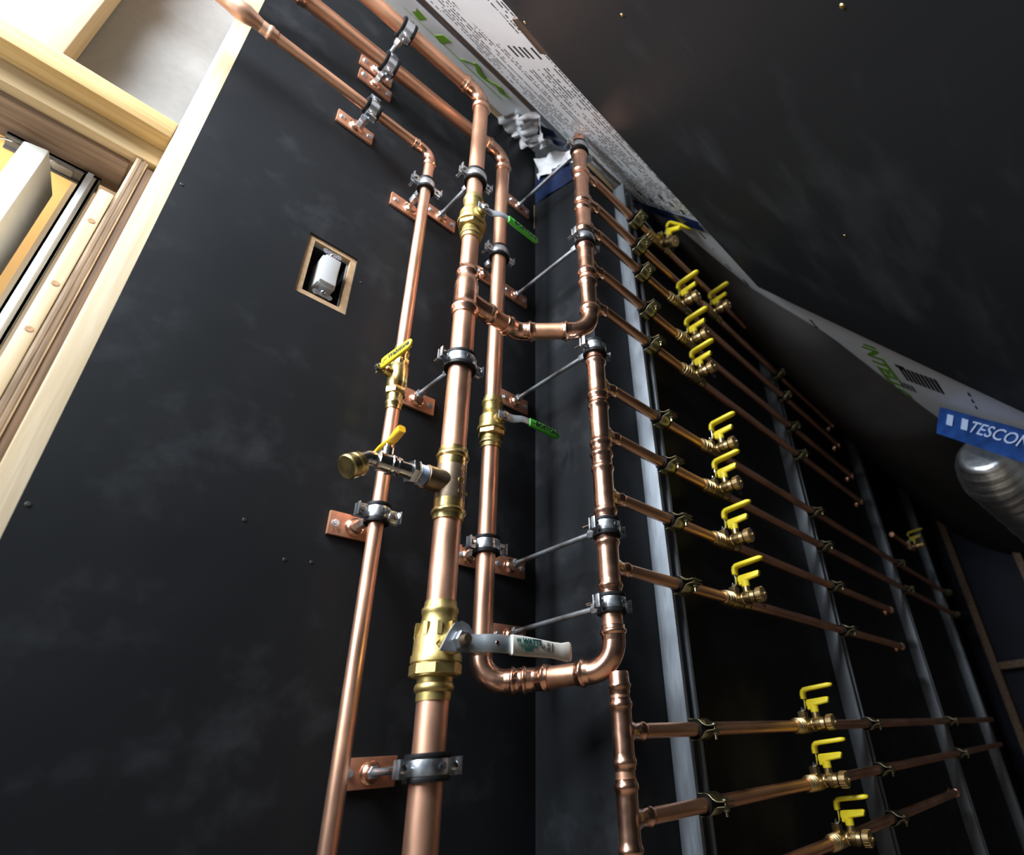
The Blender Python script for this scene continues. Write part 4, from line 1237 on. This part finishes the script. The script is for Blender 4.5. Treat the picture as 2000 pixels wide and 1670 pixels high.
# ------------------------------------------------------------------ tapes, crumpled membrane and the duct
def crumple(name, quad, nx, ny, amp, m, parent=None, seed=1):
    rnd = random.Random(seed)
    a, b_, c, d = [V(p) for p in quad]
    nrm = (b_ - a).cross(d - a).normalized()
    vs, fs = [], []
    for i in range(nx + 1):
        for j in range(ny + 1):
            u, v = i / nx, j / ny
            p = a.lerp(b_, u).lerp(d.lerp(c, u), v)
            vs.append(p + nrm * amp * (math.sin(11 * u + 5 * v + seed) * 0.5 + rnd.uniform(-0.5, 0.5)))
    for i in range(nx):
        for j in range(ny):
            fs.append((i * (ny + 1) + j, i * (ny + 1) + j + 1, (i + 1) * (ny + 1) + j + 1, (i + 1) * (ny + 1) + j))
    return obj(name, B().add(vs, fs), m, parent, angle=70)
cm_ = crumple('torn_membrane', [SP(0.60, -0.02, 0.02), SP(0.60, -0.19, 0.012), SP(0.705, -0.16, 0.03), SP(0.70, -0.03, 0.05)], 10, 12, 0.022, 'crumple', None, 3)
cm_['label'], cm_['category'] = 'crumpled torn end of white membrane above the wall corner', 'membrane'
cm2 = crumple('membrane_flap', [(0.748, -0.015, 1.70), (0.748, -0.175, 1.585), (0.760, -0.200, 1.525), (0.757, -0.02, 1.60)], 8, 8, 0.014, 'crumple', None, 5)
cm2['label'], cm2['category'] = 'white membrane flap folded down onto the return wall', 'membrane'
def tape(label, quad, seed, amp=0.003, nx=8, ny=4):
    o = crumple('sealing_tape', quad, nx, ny, amp, 'tape_dark', None, seed)
    o['label'], o['category'], o['group'] = label, 'tape', 'blue sealing tape on the membrane'
    return o
tape('dark blue tape patch over the top of the return wall', [(0.760, -0.005, 1.640), (0.760, -0.150, 1.570), (0.760, -0.165, 1.465), (0.760, -0.006, 1.505)], 2, 0.004)
tape('blue tape scrap just left of the upper manifold top', [SP(0.640, -0.165, 0.01), SP(0.735, -0.205, 0.012), SP(0.735, -0.175, 0.02), SP(0.67, -0.13, 0.022)], 4, 0.005)
tape('crumpled blue tape band from the nearest strut to the ceiling board', [SP(0.945, -0.186, 0.012), SP(0.985, -0.186, 0.016), SP(1.075, -0.40, 0.010), SP(1.03, -0.40, 0.006)], 6, 0.004, 4, 12)

dt = thing('flexible_duct', 'shiny silver flexible duct under the blue tape at the slope', 'duct', None)
axis = [SP(1.955, -0.826, 0.084), SP(2.06, -0.850, 0.112), SP(2.22, -0.878, 0.114), SP(2.6, -0.93, 0.114), SP(3.2, -1.05, 0.114)]
pts, rs = [], []
N_ = 120
for i in range(N_ + 1):
    u = i / N_ * 4
    k = min(3, int(u))
    pts.append(axis[k].lerp(axis[k + 1], u - k))
    rs.append((0.099 + 0.0007 * math.sin(i * 1.9) + 0.0015 * math.sin(i * 0.7)) * (0.60 + 0.40 * math.sqrt(1 - (1 - min(1, u / 1.0)) ** 2)))
db = B().sweep(pts, rs, 40)
obj('duct_sleeve', db, 'foil', dt, angle=60)
tp = thing('duct_tape', 'wide bright blue printed tape along the silver duct', 'tape', None, 'blue sealing tape on the membrane')
tq = [SP(1.92, -0.715, 0.012), SP(1.80, -0.905, 0.012), SP(1.78, -0.930, 0.105), SP(1.90, -0.745, 0.100)]
crumple('tape_band', tq, 10, 6, 0.002, 'tape', tp, 9)
mid = (tq[0] + tq[1] + tq[2] + tq[3]) / 4
rt = (tq[1] - tq[0]).normalized()
upv = (tq[0] - tq[3]).normalized()
nn = rt.cross(upv).normalized()
text('tape_print', 'TESCON', 0.052, axes(tq[0].lerp(tq[1], 0.72).lerp(tq[3].lerp(tq[2], 0.72), 0.42) + nn * 0.006, rt, upv), 'pale_ink', tp, 0.0004)
b = B()
for fx in (0.16, 0.34):
    c0 = tq[0].lerp(tq[1], fx).lerp(tq[3].lerp(tq[2], fx), 0.40) + nn * 0.006
    b.add([c0 + rt * a_ + upv * c_ + nn * e_ for e_ in (0, -0.001) for a_, c_ in ((-0.012, -0.02), (0.012, -0.02), (0.012, 0.02), (-0.012, 0.02))], [(0, 1, 2, 3), (7, 6, 5, 4), (0, 4, 5, 1), (1, 5, 6, 2), (2, 6, 7, 3), (3, 7, 4, 0)])
obj('tape_symbol', b, 'pale_ink', tp)
